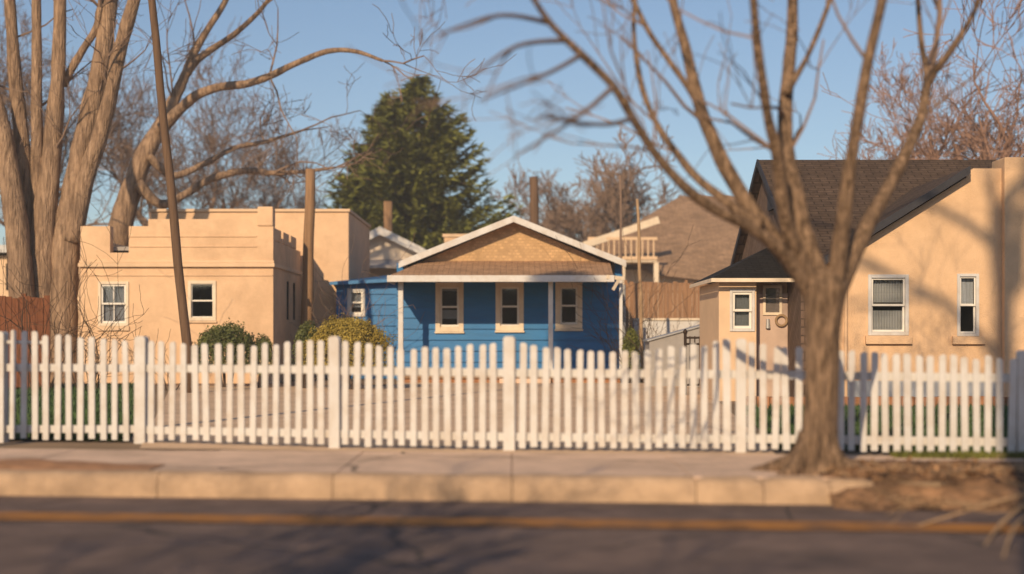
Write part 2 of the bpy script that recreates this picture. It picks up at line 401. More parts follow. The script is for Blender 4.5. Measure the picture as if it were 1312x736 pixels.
# ------------------------------------------------------------------ picket fence
fence = thing('picket_fence', 'white painted picket fence along the pavement in front of all the houses', 'fence', (0, 14.7, 0))
gy = [(-40, 565.2), (0, 565.5), (186, 567), (429, 574), (653, 577), (948, 579.5), (1308, 584), (1340, 584.4)]
def lerp(tab, x):
    for (a, u), (b, v) in zip(tab, tab[1:]):
        if a <= x <= b: return u + (v - u) * (x - a) / (b - a)
    return tab[-1][1]
def fd(px): return CH * F / (lerp(gy, px) - HY)
tops = [(-40, 424), (8, 424), (60, 427), (170, 437), (200, 436), (240, 441), (320, 441), (400, 437), (425, 436), (440, 435), (500, 445), (575, 446), (603, 441), (640, 439), (668, 440), (700, 446), (757, 450), (830, 449), (880, 445), (931, 436), (960, 438), (1025, 446), (1076, 449), (1105, 451), (1200, 456), (1294, 460)]
picks = [-12, 17, 31.5, 46.5, 60, 75, 89.5, 104, 119, 134, 148, 163, 207, 221, 236, 252, 265.5, 281, 295, 310, 324.5, 340, 354, 369, 383, 398, 412,
         443, 457, 472, 486, 500.5, 515, 530, 545, 559, 574, 588, 603, 618, 632.5, 669, 684, 698, 713, 728, 742, 757, 771, 786, 800, 815, 830, 844, 859, 873.5, 888, 902, 917, 931,
         962, 977, 992, 1007, 1022, 1037, 1051, 1063, 1076, 1089.5, 1105, 1119, 1133.5, 1148, 1162, 1177, 1191, 1205.5, 1220, 1235, 1250, 1264, 1279, 1294]
def board(name, x, d, z0, z1, w, t, lean, tilt, parent, slope=0.0, chamf=.018):
    mb = MB(); h = w / 2
    c = chamf
    poly = [(-h, z0), (h, z0), (h, z1 - c + slope), (h - c * .9, z1 + slope * .7), (-h + c * .9, z1 - slope * .7), (-h, z1 - c - slope)]
    mb.prism(poly, -t / 2, t / 2)
    rot = Matrix.Rotation(math.atan(S * 1.2) + tilt, 4, 'Z') @ Matrix.Rotation(lean, 4, 'Y')
    mb.v = [tuple(Vector((x, d, 0)) + rot @ Vector(v)) for v in mb.v]
    return mb.build(name, M['white'], parent, bevel=.004)
for px in picks:
    d = fd(px)
    top = Z(lerp(tops, px) + rnd.gauss(0, 1.2), d)
    bot = rnd.uniform(.015, .04)
    w = rnd.uniform(.064, .073) + (.008 if px == 931 else 0)
    board('picket', X(px, d), d - .035, bot, top, w, .02, rnd.gauss(0, .009), rnd.gauss(0, .06), fence, rnd.uniform(-.006, .006))
posts = [(2, 425, .13), (182, 431, .125), (193.5, 437, .07), (430, 431, .115), (653, 431, .12), (948.5, 434, .105), (1309, 449, .11)]
for px, ty, w in posts:
    d = fd(px) + (.03 if w > .08 else -.03)
    o = board('post', X(px, d), d - (.03 if w > .08 else 0), -.02, Z(ty, d), w, w if w > .08 else .022, rnd.gauss(0, .003), 0, fence, 0, .025)
    if px == 1309: o['label'] = 'grey shaded end post at the right edge'
def rail(pa, pb, ya, yb, h=.085):
    da, db = fd(pa) + .012, fd(pb) + .012
    mb = MB(); mb.beam(P(pa, ya, da), P(pb, yb, db), .036, h); mb.build('rail', M['white'], fence, bevel=.004)
for pa, pb, u0, u1, l0, l1 in ((-30, 182, 471, 472, 550, 550), (182, 430, 472, 474, 551, 556), (430, 653, 475, 478, 556, 560), (653, 948, 478, 480, 560, 563), (948, 1309, 480, 485, 562, 567)):
    rail(pa, pb, u0, u1); rail(pa, pb, l0, l1)
rail(-30, 60, 438, 439, .035)

# ------------------------------------------------------------------ windows
def ring(mb, x0, x1, z0, z1, y0, y1, w, wb=None):
    wb = w if wb is None else wb
    mb.box(x0, x0 + w, y0, y1, z0, z1); mb.box(x1 - w, x1, y0, y1, z0, z1)
    mb.box(x0 + w, x1 - w, y0, y1, z1 - w, z1); mb.box(x0 + w, x1 - w, y0, y1, z0, z0 + wb)
def window(parent, x0, x1, z0, z1, y, trim=.1, tm='cream', sill=None, blind=None, glass='glass', split=.5, proud=.035, bars=0, sillmat=None, sashw=.045):
    """x0..z1: outer edge of the trim, y: wall face; returns the hole"""
    mb = MB(); ring(mb, x0, x1, z0, z1, y - proud, y + .06, trim)
    w = mb.build('window', M[tm], parent, bevel=.006)
    a, b, c, e = x0 + trim, x1 - trim, z0 + trim, z1 - trim
    mid = c + (e - c) * split
    mb = MB(); mb2 = MB()
    ring(mb, a + .002, b - .002, mid - .02, e - .002, y + .004, y + .035, sashw)
    mb.build('upper_sash', M['sash'], w, bevel=.004)
    ring(mb2, a + .002, b - .002, c + .002, mid + .02, y + .04, y + .07, sashw, sashw * 1.2)
    for k in range(bars):
        xx = a + (b - a) * (k + 1) / (bars + 1); mb2.box(xx - .012, xx + .012, y + .042, y + .068, c + sashw, mid)
        mb2.box(xx - .012, xx + .012, y + .008, y + .033, mid + sashw, e - sashw)
    mb2.build('lower_sash', M['sash'], w, bevel=.004)
    mb = MB(); mb.box(a + sashw * .8, b - sashw * .8, y + .018, y + .022, mid + .03, e - sashw * .8); mb.build('pane', M[glass], w)
    mb = MB(); mb.box(a + sashw * .8, b - sashw * .8, y + .053, y + .057, c + sashw, mid - .02); mb.build('pane', M[glass], w)
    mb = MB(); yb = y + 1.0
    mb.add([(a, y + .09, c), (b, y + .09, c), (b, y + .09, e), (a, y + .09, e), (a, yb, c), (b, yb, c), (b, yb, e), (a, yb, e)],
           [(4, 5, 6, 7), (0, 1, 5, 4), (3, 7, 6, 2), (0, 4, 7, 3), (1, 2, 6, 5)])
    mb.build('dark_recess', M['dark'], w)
    for (f0, f1, m) in (blind or []):
        mb = MB(); n = 10
        za, zb = c + (e - c) * f0, c + (e - c) * f1
        for k in range(24):
            xa = a + .01 + (b - a - .02) * k / 24; xb = a + .01 + (b - a - .02) * (k + 1) / 24
            mb.add([(xa, y + .12 + .015 * (k % 2), za), (xb, y + .12 + .015 * ((k + 1) % 2), za), (xb, y + .12 + .015 * ((k + 1) % 2), zb), (xa, y + .12 + .015 * (k % 2), zb)], [(0, 1, 2, 3)])
        mb.build('blind' if m == 'blind' else 'curtain', M[m], w)
    if sill:
        mb = MB(); mb.box(x0 - sill[0], x1 + sill[0], y - sill[2], y + .02, z0 - sill[1], z0 - .003); mb.build('sill', M[sillmat or tm], w, bevel=.008)
    return (x0 + .01, x1 - .01, z0 + .01, z1 - .01)

# ------------------------------------------------------------------ left adobe house
d = 36.0
ah = thing('adobe_house', 'peach stucco flat roofed house with stepped parapet behind the leaning pole', 'house', (-8.5, d, 0))
x0, x1 = X(103, d), X(350, d)
zt = Z(290, d)
w1 = (X(126, d), X(165, d), Z(418, d), Z(361, d)); w2 = (X(241, d), X(277, d), Z(411, d), Z(360, d))
h1 = window(ah, *w1, d, .07, 'cream', (.02, .12, .05), [(0, .96, 'curtain')], 'glass_pale', bars=1, sillmat='stucco_pale')
h2 = window(ah, *w2, d, .08, 'cream', (.02, .06, .05), None, 'glass', sillmat='stucco_pale', sashw=.02)
notch = (X(141, d), X(165, d), Z(324, d), zt + 1)
mb = MB(); mb.wall(x0, x1, -.02, zt, d, d + .3, [h1, h2, notch])
mb.wall(X(190, d), X(330, d), zt, Z(281, d), d, d + .3)
mb.box(X(330, d), x1, d - .04, d + .34, zt, Z(265, d))
# side wall (faces right), with two slit windows and a crenellated parapet
yb = d + 4.7
def side(mb, y0, y1, z0, z1): mb.box(x1 - .3, x1, y0, y1, z0, z1)
sl = [(38.2, 38.62), (39.3, 39.75)]
ys = [d + .3, 38.2, 38.62, 39.3, 39.75, yb]
zl0, zl1 = Z(410, 39), Z(362, 39)
for a, b in zip(ys, ys[1:]):
    if (a, b) in sl: side(mb, a, b, -.02, zl0); side(mb, a, b, zl1, zt - .35)
    else: side(mb, a, b, -.02, zt - .35)
y = d + .34; k = 0
while y < yb - .95:
    if k % 2 == 0: side(mb, y, y + .95, zt - .35, zt - .02)
    y += .95 if k % 2 == 0 else .35; k += 1
mb.box(x0, x0 + .3, d + .3, yb, -.02, zt - .3)
mb.build('wall', M['stucco'], ah, bevel=.03)
for a, b in sl:
    m2 = MB(); m2.box(x1 - .1, x1 - .06, a, b, zl0, zl1); m2.box(x1 - .07, x1 - .02, a, a + .05, zl0, zl1); m2.box(x1 - .07, x1 - .02, b - .05, b, zl0, zl1)
    o = m2.build('slit_window', M['dark'], ah)
mb = MB(); mb.box(x0 + .3, x1 - .3, d + .3, yb, zt - .6, zt - .5); mb.build('roof', M['grey'], ah)
mb = MB(); zc = Z(340, d)
mb.box(x0 - .04, x1 + .05, d - .09, d - .002, zc - .05, zc + .05); mb.box(x0 - .02, x1 + .03, d - .05, d - .002, zc + .052, zc + .12)
mb.box(x1 + .002, x1 + .05, d, yb, zc - .05, zc + .05)
mb.build('cornice', M['stucco_pale'], ah, bevel=.012)
mb = MB()
for py in (303, 316, 353): mb.box(x0 if py > 330 else X(166, d), x1 - .01 if py > 330 else X(329, d), d - .022, d - .002, Z(py, d) - .02, Z(py, d) + .02)
mb.build('ledge', M['stucco'], ah, bevel=.006)
d2 = 40.9
mb = MB(); mb.box(X(193, d2), X(447, d2), d2, d2 + 6, -.02, Z(272, d2)); mb.build('rear_block', M['stucco'], ah, bevel=.03)
mb = MB(); mb.box(X(191, d2), X(449, d2), d2 - .06, d2 + 6.06, Z(272, d2) + .002, Z(268, d2)); mb.build('coping', M['stucco_pale'], ah, bevel=.02)
mb = MB(); mb.box(X(413, d2), X(424, d2), d2 - .05, d2 - .002, 0, 1.0); mb.box(X(405, d2), X(413, d2) , d2 - .12, d2 - .002, .9, 1.15)
mb.build('meter_box', M['metal_post'], ah, bevel=.01)
mb = MB(); mb.tube([(X(411, d), d - .03, zc - .06), (X(411, d), d - .03, .0)], [.03, .03], 8)

# ------------------------------------------------------------------ blue house with porch
bh = thing('blue_house', 'small bright blue clapboard house with brown porch roof and tan gable', 'house', (0, 39.8, 0))
D = 38.7; W = 37.0
bx0, bx1 = X(508, D), X(797, D)
wins = []
for (a, b, top, bot, bl) in ((558, 594, 362, 425, [(.2, .42, 'blind'), (.9, .97, 'curtain')]), (635, 671, 362, 424, [(.02, .3, 'dark')]), (711.5, 746, 362, 422, None)):
    wins.append(window(bh, X(a, D), X(b, D), Z(bot, D), Z(top, D), D - .03, .13, 'cream', (.02, .05, .06), [q for q in (bl or []) if q[2] != 'dark'], 'glass', split=.5, proud=.03))
def siding(mb, x0, x1, z0, z1, y, holes, pitch=.3, lap=.045):
    z = z0
    while z < z1 - .02:
        zt2 = min(z + pitch, z1); segs = [(x0, x1)]
        # split rows at hole edges so the boards stop against the window trim
        cuts = sorted({z, zt2, *[h[2] for h in holes if z < h[2] < zt2], *[h[3] for h in holes if z < h[3] < zt2]})
        for ca, cb in zip(cuts, cuts[1:]):
            segs = [(x0, x1)]
            for h in holes:
                if h[2] < (ca + cb) / 2 < h[3]:
                    segs = [q for s_ in segs for q in ([(s_[0], min(s_[1], h[0])), (max(s_[0], h[1]), s_[1])]) if q[1] - q[0] > .005]
            ya = y - lap * (1 - (ca - z) / pitch) - .004; yb_ = y - lap * (1 - (cb - z) / pitch) - .004
            for a, b in segs:
                mb.prism_x([(y + .05, ca), (ya, ca), (yb_, cb), (y + .05, cb)][::-1], a, b)
        z = zt2
mb = MB(); siding(mb, bx0, bx1, .2, 2.9, D, wins); mb.build('front_wall', M['blue'], bh)
mb = MB(); mb.box(bx1 - .2, bx1 - .003, D + .052, 47, 0, 3.2); mb.box(bx0 + .003, bx0 + .2, D + .052, 47, 0, 3.2); mb.box(bx0 + .2, bx1 - .2, 46.8, 47, 0, 3.2)
mb.build('side_wall', M['blue'], bh)
# gable
gz, ga = Z(341, 39.6), Z(289, 39.6)
gx0, gx1, gc = X(528, 39.6), X(785, 39.6), X(658, 39.6)
mb = MB(); mb.prism([(gx0 + .15, gz), (gx1 - .15, gz), (gc, ga)], D - .1, D + .05); mb.build('gable_wall', M['gable'], bh)
mb = MB()
yf, yk = D - .55, 47.3
sl_ = (ga - gz) / (gc - gx0)
ex = .25
for sgn, xe in ((-1, gx0), (1, gx1)):
    a = (gc, yf, ga + .14); b = (xe + sgn * ex, yf, ga + .14 - abs(xe + sgn * ex - gc) * sl_)
    q = [a, b, (b[0], yk, b[2]), (a[0], yk, a[2])]
    mb.slab(q if sgn < 0 else q[::-1], .07)
mb.build('main_roof', M['porch_roof'], bh)
mb = MB()
for sgn, xe in ((-1, gx0), (1, gx1)):
    n = 1
    xe2 = xe + sgn * (ex + .01)
    zz = ga + .15 - abs(xe2 - gc) * sl_
    pl = [(gc, ga + .15), (gc, ga - .03), (xe2, zz - .18), (xe2, zz)]
    mb.prism(pl[::-1] if sgn > 0 else pl, yf - .05, yf - .004)
mb.build('rake_board', M['white'], bh, bevel=.006)
# porch roof: shallow hip in front of the gable
ye = 36.55
exl, exr = X(497, ye), X(786, ye)
ze = Z(354, ye); zb_ = Z(334, D)
mb = MB()
bl, br_ = X(545, D), X(776, D)
A = (exl, ye, ze); B = (exr, ye, ze); C_ = (br_ + .1, D - .02, zb_); E = (bl, D - .02, zb_)
mb.add([A, B, C_, E, (exl, D + .2, ze + .05), (exr, D + .2, ze + .05)], [(0, 1, 2, 3), (0, 3, 4), (1, 5, 2)])
mb.add([(exl, ye, ze - .035), (exr, ye, ze - .035), (exr, D - .06, ze - .035), (exl, D - .06, ze - .035), (exl, ye, ze - .002), (exr, ye, ze - .002), (exr, D - .06, ze - .002), (exl, D - .06, ze - .002)],
       [(3, 2, 1, 0), (0, 1, 5, 4), (1, 2, 6, 5), (3, 0, 4, 7)])
mb.build('porch_roof', M['porch_roof'], bh)
mb = MB(); mb.box(exl - .02, exr + .02, ye - .045, ye - .004, Z(361.5, ye), ze + .02)
mb.box(exl - .02, exl + .02, ye, D - .1, Z(361.5, ye), ze - .037)
mb.build('fascia', M['white'], bh, bevel=.006)
mb = MB()   # loose end of the fascia hanging at the right corner
mb.beam((exr - .18, ye - .06, ze - .02), (exr + .27, ye + .1, ze - .06), .03, .1); mb.beam((exr - .02, ye - .07, ze - .36), (exr + .16, ye + .02, ze - .06), .02, .08)
mb.build('broken_fascia', M['cream'], bh)
zpf = .2
for px, w_ in ((513.5, .13), (705.5, .12), (795.5, .085)):
    mb = MB(); mb.box(X(px, W) - w_ / 2, X(px, W) + w_ / 2, W - w_ / 2, W + w_ / 2, zpf, Z(361.5, W) + .05)
    mb.box(X(px, W) - w_ / 2 - .015, X(px, W) + w_ / 2 + .015, W - w_ / 2 - .015, W + w_ / 2 + .015, zpf, zpf + .12)
    mb.build('porch_post', M['white'], bh, bevel=.008)
mb = MB(); mb.box(X(517, W) - .1, X(799, W), W - .25, D - .04, .1, zpf - .004); mb.build('porch_floor', M['pole'], bh, bevel=.01)
mb = MB(); mb.box(X(517, W), X(799, W) - .1, W - .2, D - .04, -.02, .097); mb.build('porch_base', M['brick'], bh)
mb = MB(); mb.box(X(640, W), X(705, W), W - .62, W - .26, -.02, .11); mb.build('porch_step', M['concrete'], bh, bevel=.01)
mb = MB(); mb.tube([(bx1 + .05, D - .07, 2.6), (bx1 + .05, D - .07, .1)], [.04, .04], 8); mb.build('downspout', M['metal_post'], bh)
# left wing
wd = 40.4; wx0 = X(431, wd)
ww = (X(445, wd), X(468, wd), Z(406, wd), Z(370, wd))
hw = window(bh, *ww, wd - .03, .07, 'white', None, [(.3, .9, 'curtain')], 'glass_pale', proud=.03)
mb = MB(); siding(mb, wx0, bx0 - .004, 0, Z(362, wd), wd, [hw], .3); mb.box(wx0 + .003, wx0 + .2, wd + .052, 46, 0, 2.7); mb.build('wing_wall', M['blue'], bh)
mb = MB(); zA, zB = Z(362, wd), Z(345, wd)
mb.slab([(wx0 - .15, wd - .35, zA), (bx0 - .004, wd - .35, zA + .1), (bx0 - .004, wd + 5, 3.25), (wx0 - .15, wd + 5, 3.0)], .09)
mb.build('wing_roof', M['blue_roof'], bh)
# ------------------------------------------------------------------ right house
rh = thing('stucco_house', 'apricot stucco house with steep front gable and dark brown roof behind the street tree', 'house', (7.8, 24.5, 0))
d = 24.5
rx0 = X(1074, d); ax = X(1238, d); az = Z(228, d); ez = az - (ax - rx0) * .625; rx1 = 2 * ax - rx0
wa = (X(1112, d), X(1164, d), Z(430, d), Z(352, d)); wb = (X(1226, d), X(1254, d), Z(431, d), Z(351, d))
ha = window(rh, *wa, d, .06, 'white', (.05, .15, .07), [(.55, 1, 'blind'), (.0, .4, 'blind')], 'glass', sillmat='stucco_right', proud=.03, sashw=.03)
hb = window(rh, *wb, d, .05, 'white', (.09, .14, .07), [(.5, 1, 'curtain')], 'glass', sillmat='stucco_right', proud=.03, sashw=.025)
mb = MB(); mb.wall(rx0, rx1, -.02, ez, d, d + .25, [ha, hb]); mb.prism([(rx0, ez), (rx1, ez), (rx1, az + .16), (ax + .12, az + .16), (ax, az + .05), (ax, az)], d, d + .25)
mb.box(rx0, rx0 + .25, d + .25, 26.6, -.02, ez - .02)
mb.build('front_wall', M['stucco_right'], rh)
mb = MB()
yf, yk = d - .2, 28.4
for sgn in (-1, 1):
    xe = ax + sgn * (ax - rx0 + .35)
    y_ = yf if sgn < 0 else d + .253
    q = [(ax, y_, az + .17), (xe, y_, az + .17 - abs(xe - ax) * .625), (xe, yk, az + .17 - abs(xe - ax) * .625), (ax, yk, az + .17)]
    mb.slab(q if sgn < 0 else q[::-1], .1)
mb.build('gable_roof', M['dark_roof'], rh)
mb = MB()
for sgn in (-1,):
    xe = ax + sgn * (ax - rx0 + .36); zz = az + .18 - abs(xe - ax) * .625
    pl = [(ax, az + .18), (ax, az + .05), (xe, zz - .14), (xe, zz)]
    mb.prism(pl if sgn < 0 else pl[::-1], yf - .04, yf - .004)
mb.build('rake_board', M['navy'], rh)
mb = MB(); rxm = 5.03; rr = 29.0; rz = Z(205, rr)
sl2 = .56; y0_ = 25.2; y1_ = 32.8
mb.slab([(rxm, y0_, rz - (rr - y0_) * sl2), (13, y0_, rz - (rr - y0_) * sl2), (13, rr, rz), (rxm, rr, rz)], .12)
mb.slab([(rxm, rr, rz), (13, rr, rz), (13, y1_, rz - (y1_ - rr) * sl2), (rxm, y1_, rz - (y1_ - rr) * sl2)], .12)
mb.build('main_roof', M['dark_roof'], rh)
mb = MB()
for a, b in ((y0_, rr), (rr, y1_)):
    za, zb2 = rz - abs(rr - a) * sl2, rz - abs(rr - b) * sl2
    mb.prism_x([(a, za + .01), (a, za - .13), (b, zb2 - .13), (b, zb2 + .01)], rxm - .04, rxm - .004)
mb.build('side_rake', M['navy'], rh)
mb = MB(); mb.prism_x([(y0_ + .3, -.02), (y1_ - .3, -.02), (y1_ - .3, rz - 3.5 * sl2 - .13), (rr, rz - .13), (y0_ + .3, rz - 3.5 * sl2 - .13)], rxm + .15, rxm + .4)
mb.box(rxm + .4, 13, y1_ - .5, y1_ - .3, 0, 2.4)
mb.build('side_wall', M['brown_wall'], rh)
mb = MB(); mb.box(rxm + .09, rxm + .149, 27.9, 28.5, Z(268, 28), Z(243, 28)); mb.build('gable_vent', M['navy'], rh)
mb = MB(); mb.box(X(1283, d), X(1350, d), d - .16, d + .5, -.02, Z(203, d)); mb.build('chimney', M['stucco_right'], rh, bevel=.02)
mb = MB(); mb.box(rx0 - .03, X(1283, d) - .003, d - .05, d - .002, .0, Z(488, d)); mb.build('foundation', M['found'], rh, bevel=.008)
mb = MB(); mb.tube([(X(1083, d), d - .05, ez - .1), (X(1083, d), d - .05, .1)], [.03, .03], 8); mb.build('downspout', M['stucco_right'], rh)
# entry annex
e = 26.3; xa, xb, xc = X(921, e), X(969, e), X(1036, e)
zt = Z(361, e)
wz = (X(935, e), X(967, e), Z(425, e), Z(371, e))
he = window(rh, *wz, e, .05, 'white', None, [(.04, .98, 'blind')], 'glass_pale', proud=.025)
mb = MB(); mb.wall(xa, xb, -.02, zt, e, e + .15, [he]); mb.box(xa, xa + .15, e + .15, 29, -.02, zt)
mb.box(xb - .1, xb, e + .15, e + .5, -.02, zt); mb.box(xb, xc, e + .5, e + .65, -.02, zt); mb.box(xc, rx0 + .2, e, e + .6, -.02, zt)
mb.build('entry_wall', M['stucco_pale'], rh)
mb = MB(); mb.box(xb + .06, xc - .12, e + .43, e + .497, .05, 2.0); dr = mb.build('door', M['door'], rh, bevel=.01)
dx = X(979, e + .4)
mb = MB(); ring(mb, dx - .02, dx + .34, Z(404, e + .4), Z(366, e + .4), e + .4, e + .428, .05); mb.build('door_window', M['cream'], dr)
mb = MB(); mb.box(dx + .03, dx + .29, e + .412, e + .42, Z(402, e + .4), Z(369, e + .4)); mb.build('pane', M['glass_pale'], dr)
mb = MB()
cx_, cz_ = X(1001, e + .4), Z(411, e + .4)
mb.tube([(cx_ + .1 * math.cos(t * .3927), e + .39, cz_ + .1 * math.sin(t * .3927)) for t in range(17)], [.025] * 17, 6)
mb.build('wreath', M['straw'], dr)
mb = MB(); mb.tube([(X(984, e + .4), e + .4, Z(409, e + .4)), (X(984, e + .4), e + .4, Z(421, e + .4))], [.03, .045], 8); mb.build('handle', M['metal_post'], dr)
mb = MB()
ex0, ex1, ey0, ey1 = xa - .15, rx0 + .1, e - .3, 29.2; hz = Z(318, 27.6)
mb.add([(ex0, ey0, zt + .06), (ex1, ey0, zt + .06), (ex1, ey1, zt + .06), (ex0, ey1, zt + .06), (xc - .55, 27.6, hz), (ex1, 27.6, hz)],
       [(0, 1, 5, 4), (0, 4, 3), (4, 5, 2, 3), (3, 2, 1, 0), (1, 2, 5)])
mb.build('entry_roof', M['black_roof'], rh)
mb = MB(); mb.box(ex0 - .02, ex1, ey0 - .03, ey0 - .003, zt - .02, zt + .05); mb.box(ex0 - .03, ex0 - .003, ey0, ey1, zt - .02, zt + .05); mb.build('entry_fascia', M['cream'], rh)
# brick edging in front of the right house
be = thing('brick_edging', 'low orange brick edging along the foundation of the apricot house', 'edging', (7, 23.4, 0))
mb = MB(); x = 3.8
while x < 12:
    mb.box(x, x + .205, 23.3 + rnd.uniform(-.01, .01), 23.5, -.02, .19 + rnd.uniform(-.008, .008)); x += .215
mb.build('brick_course', M['brick'], be, bevel=.006)

# ------------------------------------------------------------------ houses behind
d = 55.0
wh = thing('white_house', 'white gabled house with grey roof, far back between the peach house and the conifer', 'house', (X(487, d), d, 0))
ax_, az_ = X(487, d), Z(291, d); xl, xr = X(402, d), X(567, d); s1 = (az_ - Z(331, d)) / (xr - ax_)
ez_ = az_ - s1 * (xr - ax_)
mb = MB(); mb.wall(xl + .4, xr - .4, 0, ez_, d + .5, d + .7); mb.prism([(xl + .4, ez_), (xr - .4, ez_), (ax_, az_ - .18)], d + .5, d + .7)
mb.box(xl + .4, xl + .6, d + .7, d + 8, 0, ez_); mb.box(xr - .6, xr - .4, d + .7, d + 8, 0, ez_); mb.build('wall', M['shade_white'], wh)
mb = MB()
for sgn, xe in ((-1, xl), (1, xr)):
    q = [(ax_, d, az_), (xe, d, az_ - abs(xe - ax_) * s1), (xe, d + 9, az_ - abs(xe - ax_) * s1), (ax_, d + 9, az_)]
    mb.slab(q if sgn < 0 else q[::-1], .12)
rf = mb.build('roof', M['grey_roof'], wh)
mb = MB()
for sgn, xe in ((-1, xl), (1, xr)):
    zz = az_ + .02 - abs(xe - ax_) * s1
    pl = [(ax_, az_ + .02), (ax_, az_ - .3), (xe, zz - .3), (xe, zz)]
    mb.prism(pl if sgn < 0 else pl[::-1], d - .05, d - .004)
mb.build('rake_board', M['white'], wh)
mb = MB(); mb.box(X(484, d), X(495, d), d + 2.5, d + 2.9, az_ - .3, Z(250, d)); mb.build('chimney', M['pole'], wh, bevel=.02)
mb = MB(); mb.slab([(X(425, d), d - 1.6, Z(343, d)), (X(560, d), d - 1.6, Z(343, d)), (X(560, d), d + .5, Z(331, d) - .02), (X(425, d), d + .5, Z(331, d) - .02)], .1); mb.build('eave', M['grey_roof'], wh)

d = 50.0
tb = thing('tan_outbuilding', 'small tan stucco outbuilding peeking above the left slope of the blue house', 'outbuilding', (X(592, d), d, 0))
mb = MB(); mb.box(X(569, d), X(640, d), d, d + 3, 0, Z(304, d)); mb.build('wall', M['stucco'], tb, bevel=.02)
mb = MB(); mb.box(X(567, d), X(642, d), d - .05, d + 3.05, Z(304, d) + .002, Z(300, d)); mb.build('coping', M['stucco_pale'], tb)

d = 62.0
brh = thing('brown_roof_house', 'large brown roofed house in the distance between blue house and apricot house', 'house', (X(880, d), d, 0))
rz2 = Z(251, d + 5); 
x0_, x1_ = X(748, d), X(1010, d)
xr0 = X(872, d + 5)
mb = MB(); ez2 = Z(372, d)
ezl = Z(318, d)
mb.add([(X(760, d), d, ezl), (X(835, d), d - .2, Z(352, d)), (x1_, d, ez2), (x1_ + 2, d + 5, rz2), (xr0, d + 5, rz2), (X(760, d), d + 10, ezl), (x1_, d + 10, ez2)],
       [(0, 1, 4), (1, 2, 3, 4), (0, 4, 5), (5, 4, 3, 6)])
mb.build('roof', M['far_roof'], brh)
mb = MB(); mb.box(X(766, d), X(1000, d), d + .6, d + 9, 0, Z(345, d)); mb.build('wall', M['shade_white'], brh)
mb = MB()
for k in range(12):
    xx = X(757, d - 1.5) + k * .24; mb.box(xx, xx + .06, d - 1.55, d - 1.49, Z(330, d - 1.5), Z(308, d - 1.5))
mb.beam((X(753, d - 1.5), d - 1.52, Z(306, d - 1.5)), (X(842, d - 1.5), d - 1.52, Z(306, d - 1.5)), .1, .12); mb.beam((X(753, d - 1.5), d - 1.52, Z(331, d - 1.5)), (X(842, d - 1.5), d - 1.52, Z(331, d - 1.5)), .1, .14)
mb.build('balcony_rail', M['stucco_pale'], brh)
mb = MB(); mb.box(X(752, d - 1.5), X(842, d - 1.5), d - 1.5, d + .58, Z(336, d - 1.5), Z(333, d - 1.5)); mb.build('balcony_floor', M['cream'], brh)
for px in (754, 798, 841):
    mb = MB(); xx = X(px, d - 1.5); mb.box(xx - .1, xx + .1, d - 1.45, d - 1.25, 0, Z(336, d - 1.5) - .003); mb.build('balcony_post', M['cream'], brh)
mb = MB()
for sgn in (0, 1):
    a = Vector((X(745, d), d - 1.6, Z(318, d))); b = Vector((X(840, d), d - 1.3, Z(285, d)))
mb.beam(a, b, .12, .3); mb.build('rake_board', M['cream'], brh)

d = 47.0
ls = thing('low_shed', 'low shed with pale blue metal fascia at the far left behind the big tree', 'shed', (X(40, d), d, 0))
mb = MB(); mb.box(X(-60, d), X(102, d), d, d + 4, 0, Z(328, d)); mb.build('wall', M['stucco_pale'], ls)
mb = MB(); mb.slab([(X(-65, d), d - .4, Z(315, d)), (X(106, d), d - .4, Z(315, d)), (X(106, d), d + 4.3, Z(310, d)), (X(-65, d), d + 4.3, Z(310, d))], .25); mb.build('roof', M['metal_post'], ls)
mb = MB(); mb.box(X(8, d), X(30, d), d - .03, d - .002, Z(372, d), Z(338, d)); mb.build('window', M['dark'], ls)

# ------------------------------------------------------------------ board fences, low wall, iron gate
def board_fence(name, label, x0, x1, y, z1, m, bw=.14, post=2.0):
    t = thing(name, label, 'fence', ((x0 + x1) / 2, y, 0))
    mb = MB(); x = x0
    while x < x1:
        mb.box(x + .004, x + bw - .006, y + rnd.uniform(-.008, .008), y + .03, .03, z1 + rnd.uniform(-.04, .04)); x += bw
    mb.build('board_panel', m, t)
    mb = MB(); mb.box(x0, x1, y + .032, y + .08, z1 - .35, z1 - .26); mb.box(x0, x1, y + .032, y + .08, .35, .44); mb.build('rail', m, t)
    x = x0
    while x <= x1: 
        mb = MB(); mb.box(x, x + .1, y + .085, y + .18, 0, z1 + .08); mb.build('post', m, t); x += post
board_fence('board_fence', 'rust red board fence at the left edge beside the big tree', X(-90, 31.5), X(63, 31.5), 31.5, Z(381, 31.5), M['rust_wood'])
board_fence('board_fence', 'weathered tan board fence above the white wall, right of the blue house', X(800, 47), X(935, 47), 47, Z(362, 47), M['tan_wood'], .16)
d = 41.0
lw = thing('garden_wall', 'low off white garden wall between blue house and apricot house', 'wall', (X(880, d), d, 0))
mb = MB(); mb.box(X(812, d), X(960, d), d, d + .25, -.02, Z(411, d)); mb.build('wall_body', M['white'], lw, bevel=.01)
mb = MB(); mb.box(X(811, d), X(961, d), d - .04, d + .29, Z(411, d) + .002, Z(408, d)); mb.build('coping', M['cream'], lw, bevel=.01)
d = 34.0  # grey wedge shaped like the diagonal shade on the white wall
sw = thing('shade_wedge', 'grey wedge standing in for the diagonal shade on the low white wall', 'shade wedge', (X(885, d), d, 0))
mb = MB(); mb.prism([(X(832, d), -.02), (X(924, d), -.02), (X(924, d), Z(412, d)), (X(832, d), Z(437, d))], d, d + 1.1); mb.build('wedge_side', M['grey'], sw, bevel=.01)
mb = MB(); mb.slab([(X(829, d), d - .05, Z(437, d) + .02), (X(926, d), d - .05, Z(411, d) + .03), (X(926, d), d + 1.15, Z(411, d) + .03), (X(829, d), d + 1.15, Z(437, d) + .02)], .035); mb.build('wedge_top', M['metal_post'], sw)
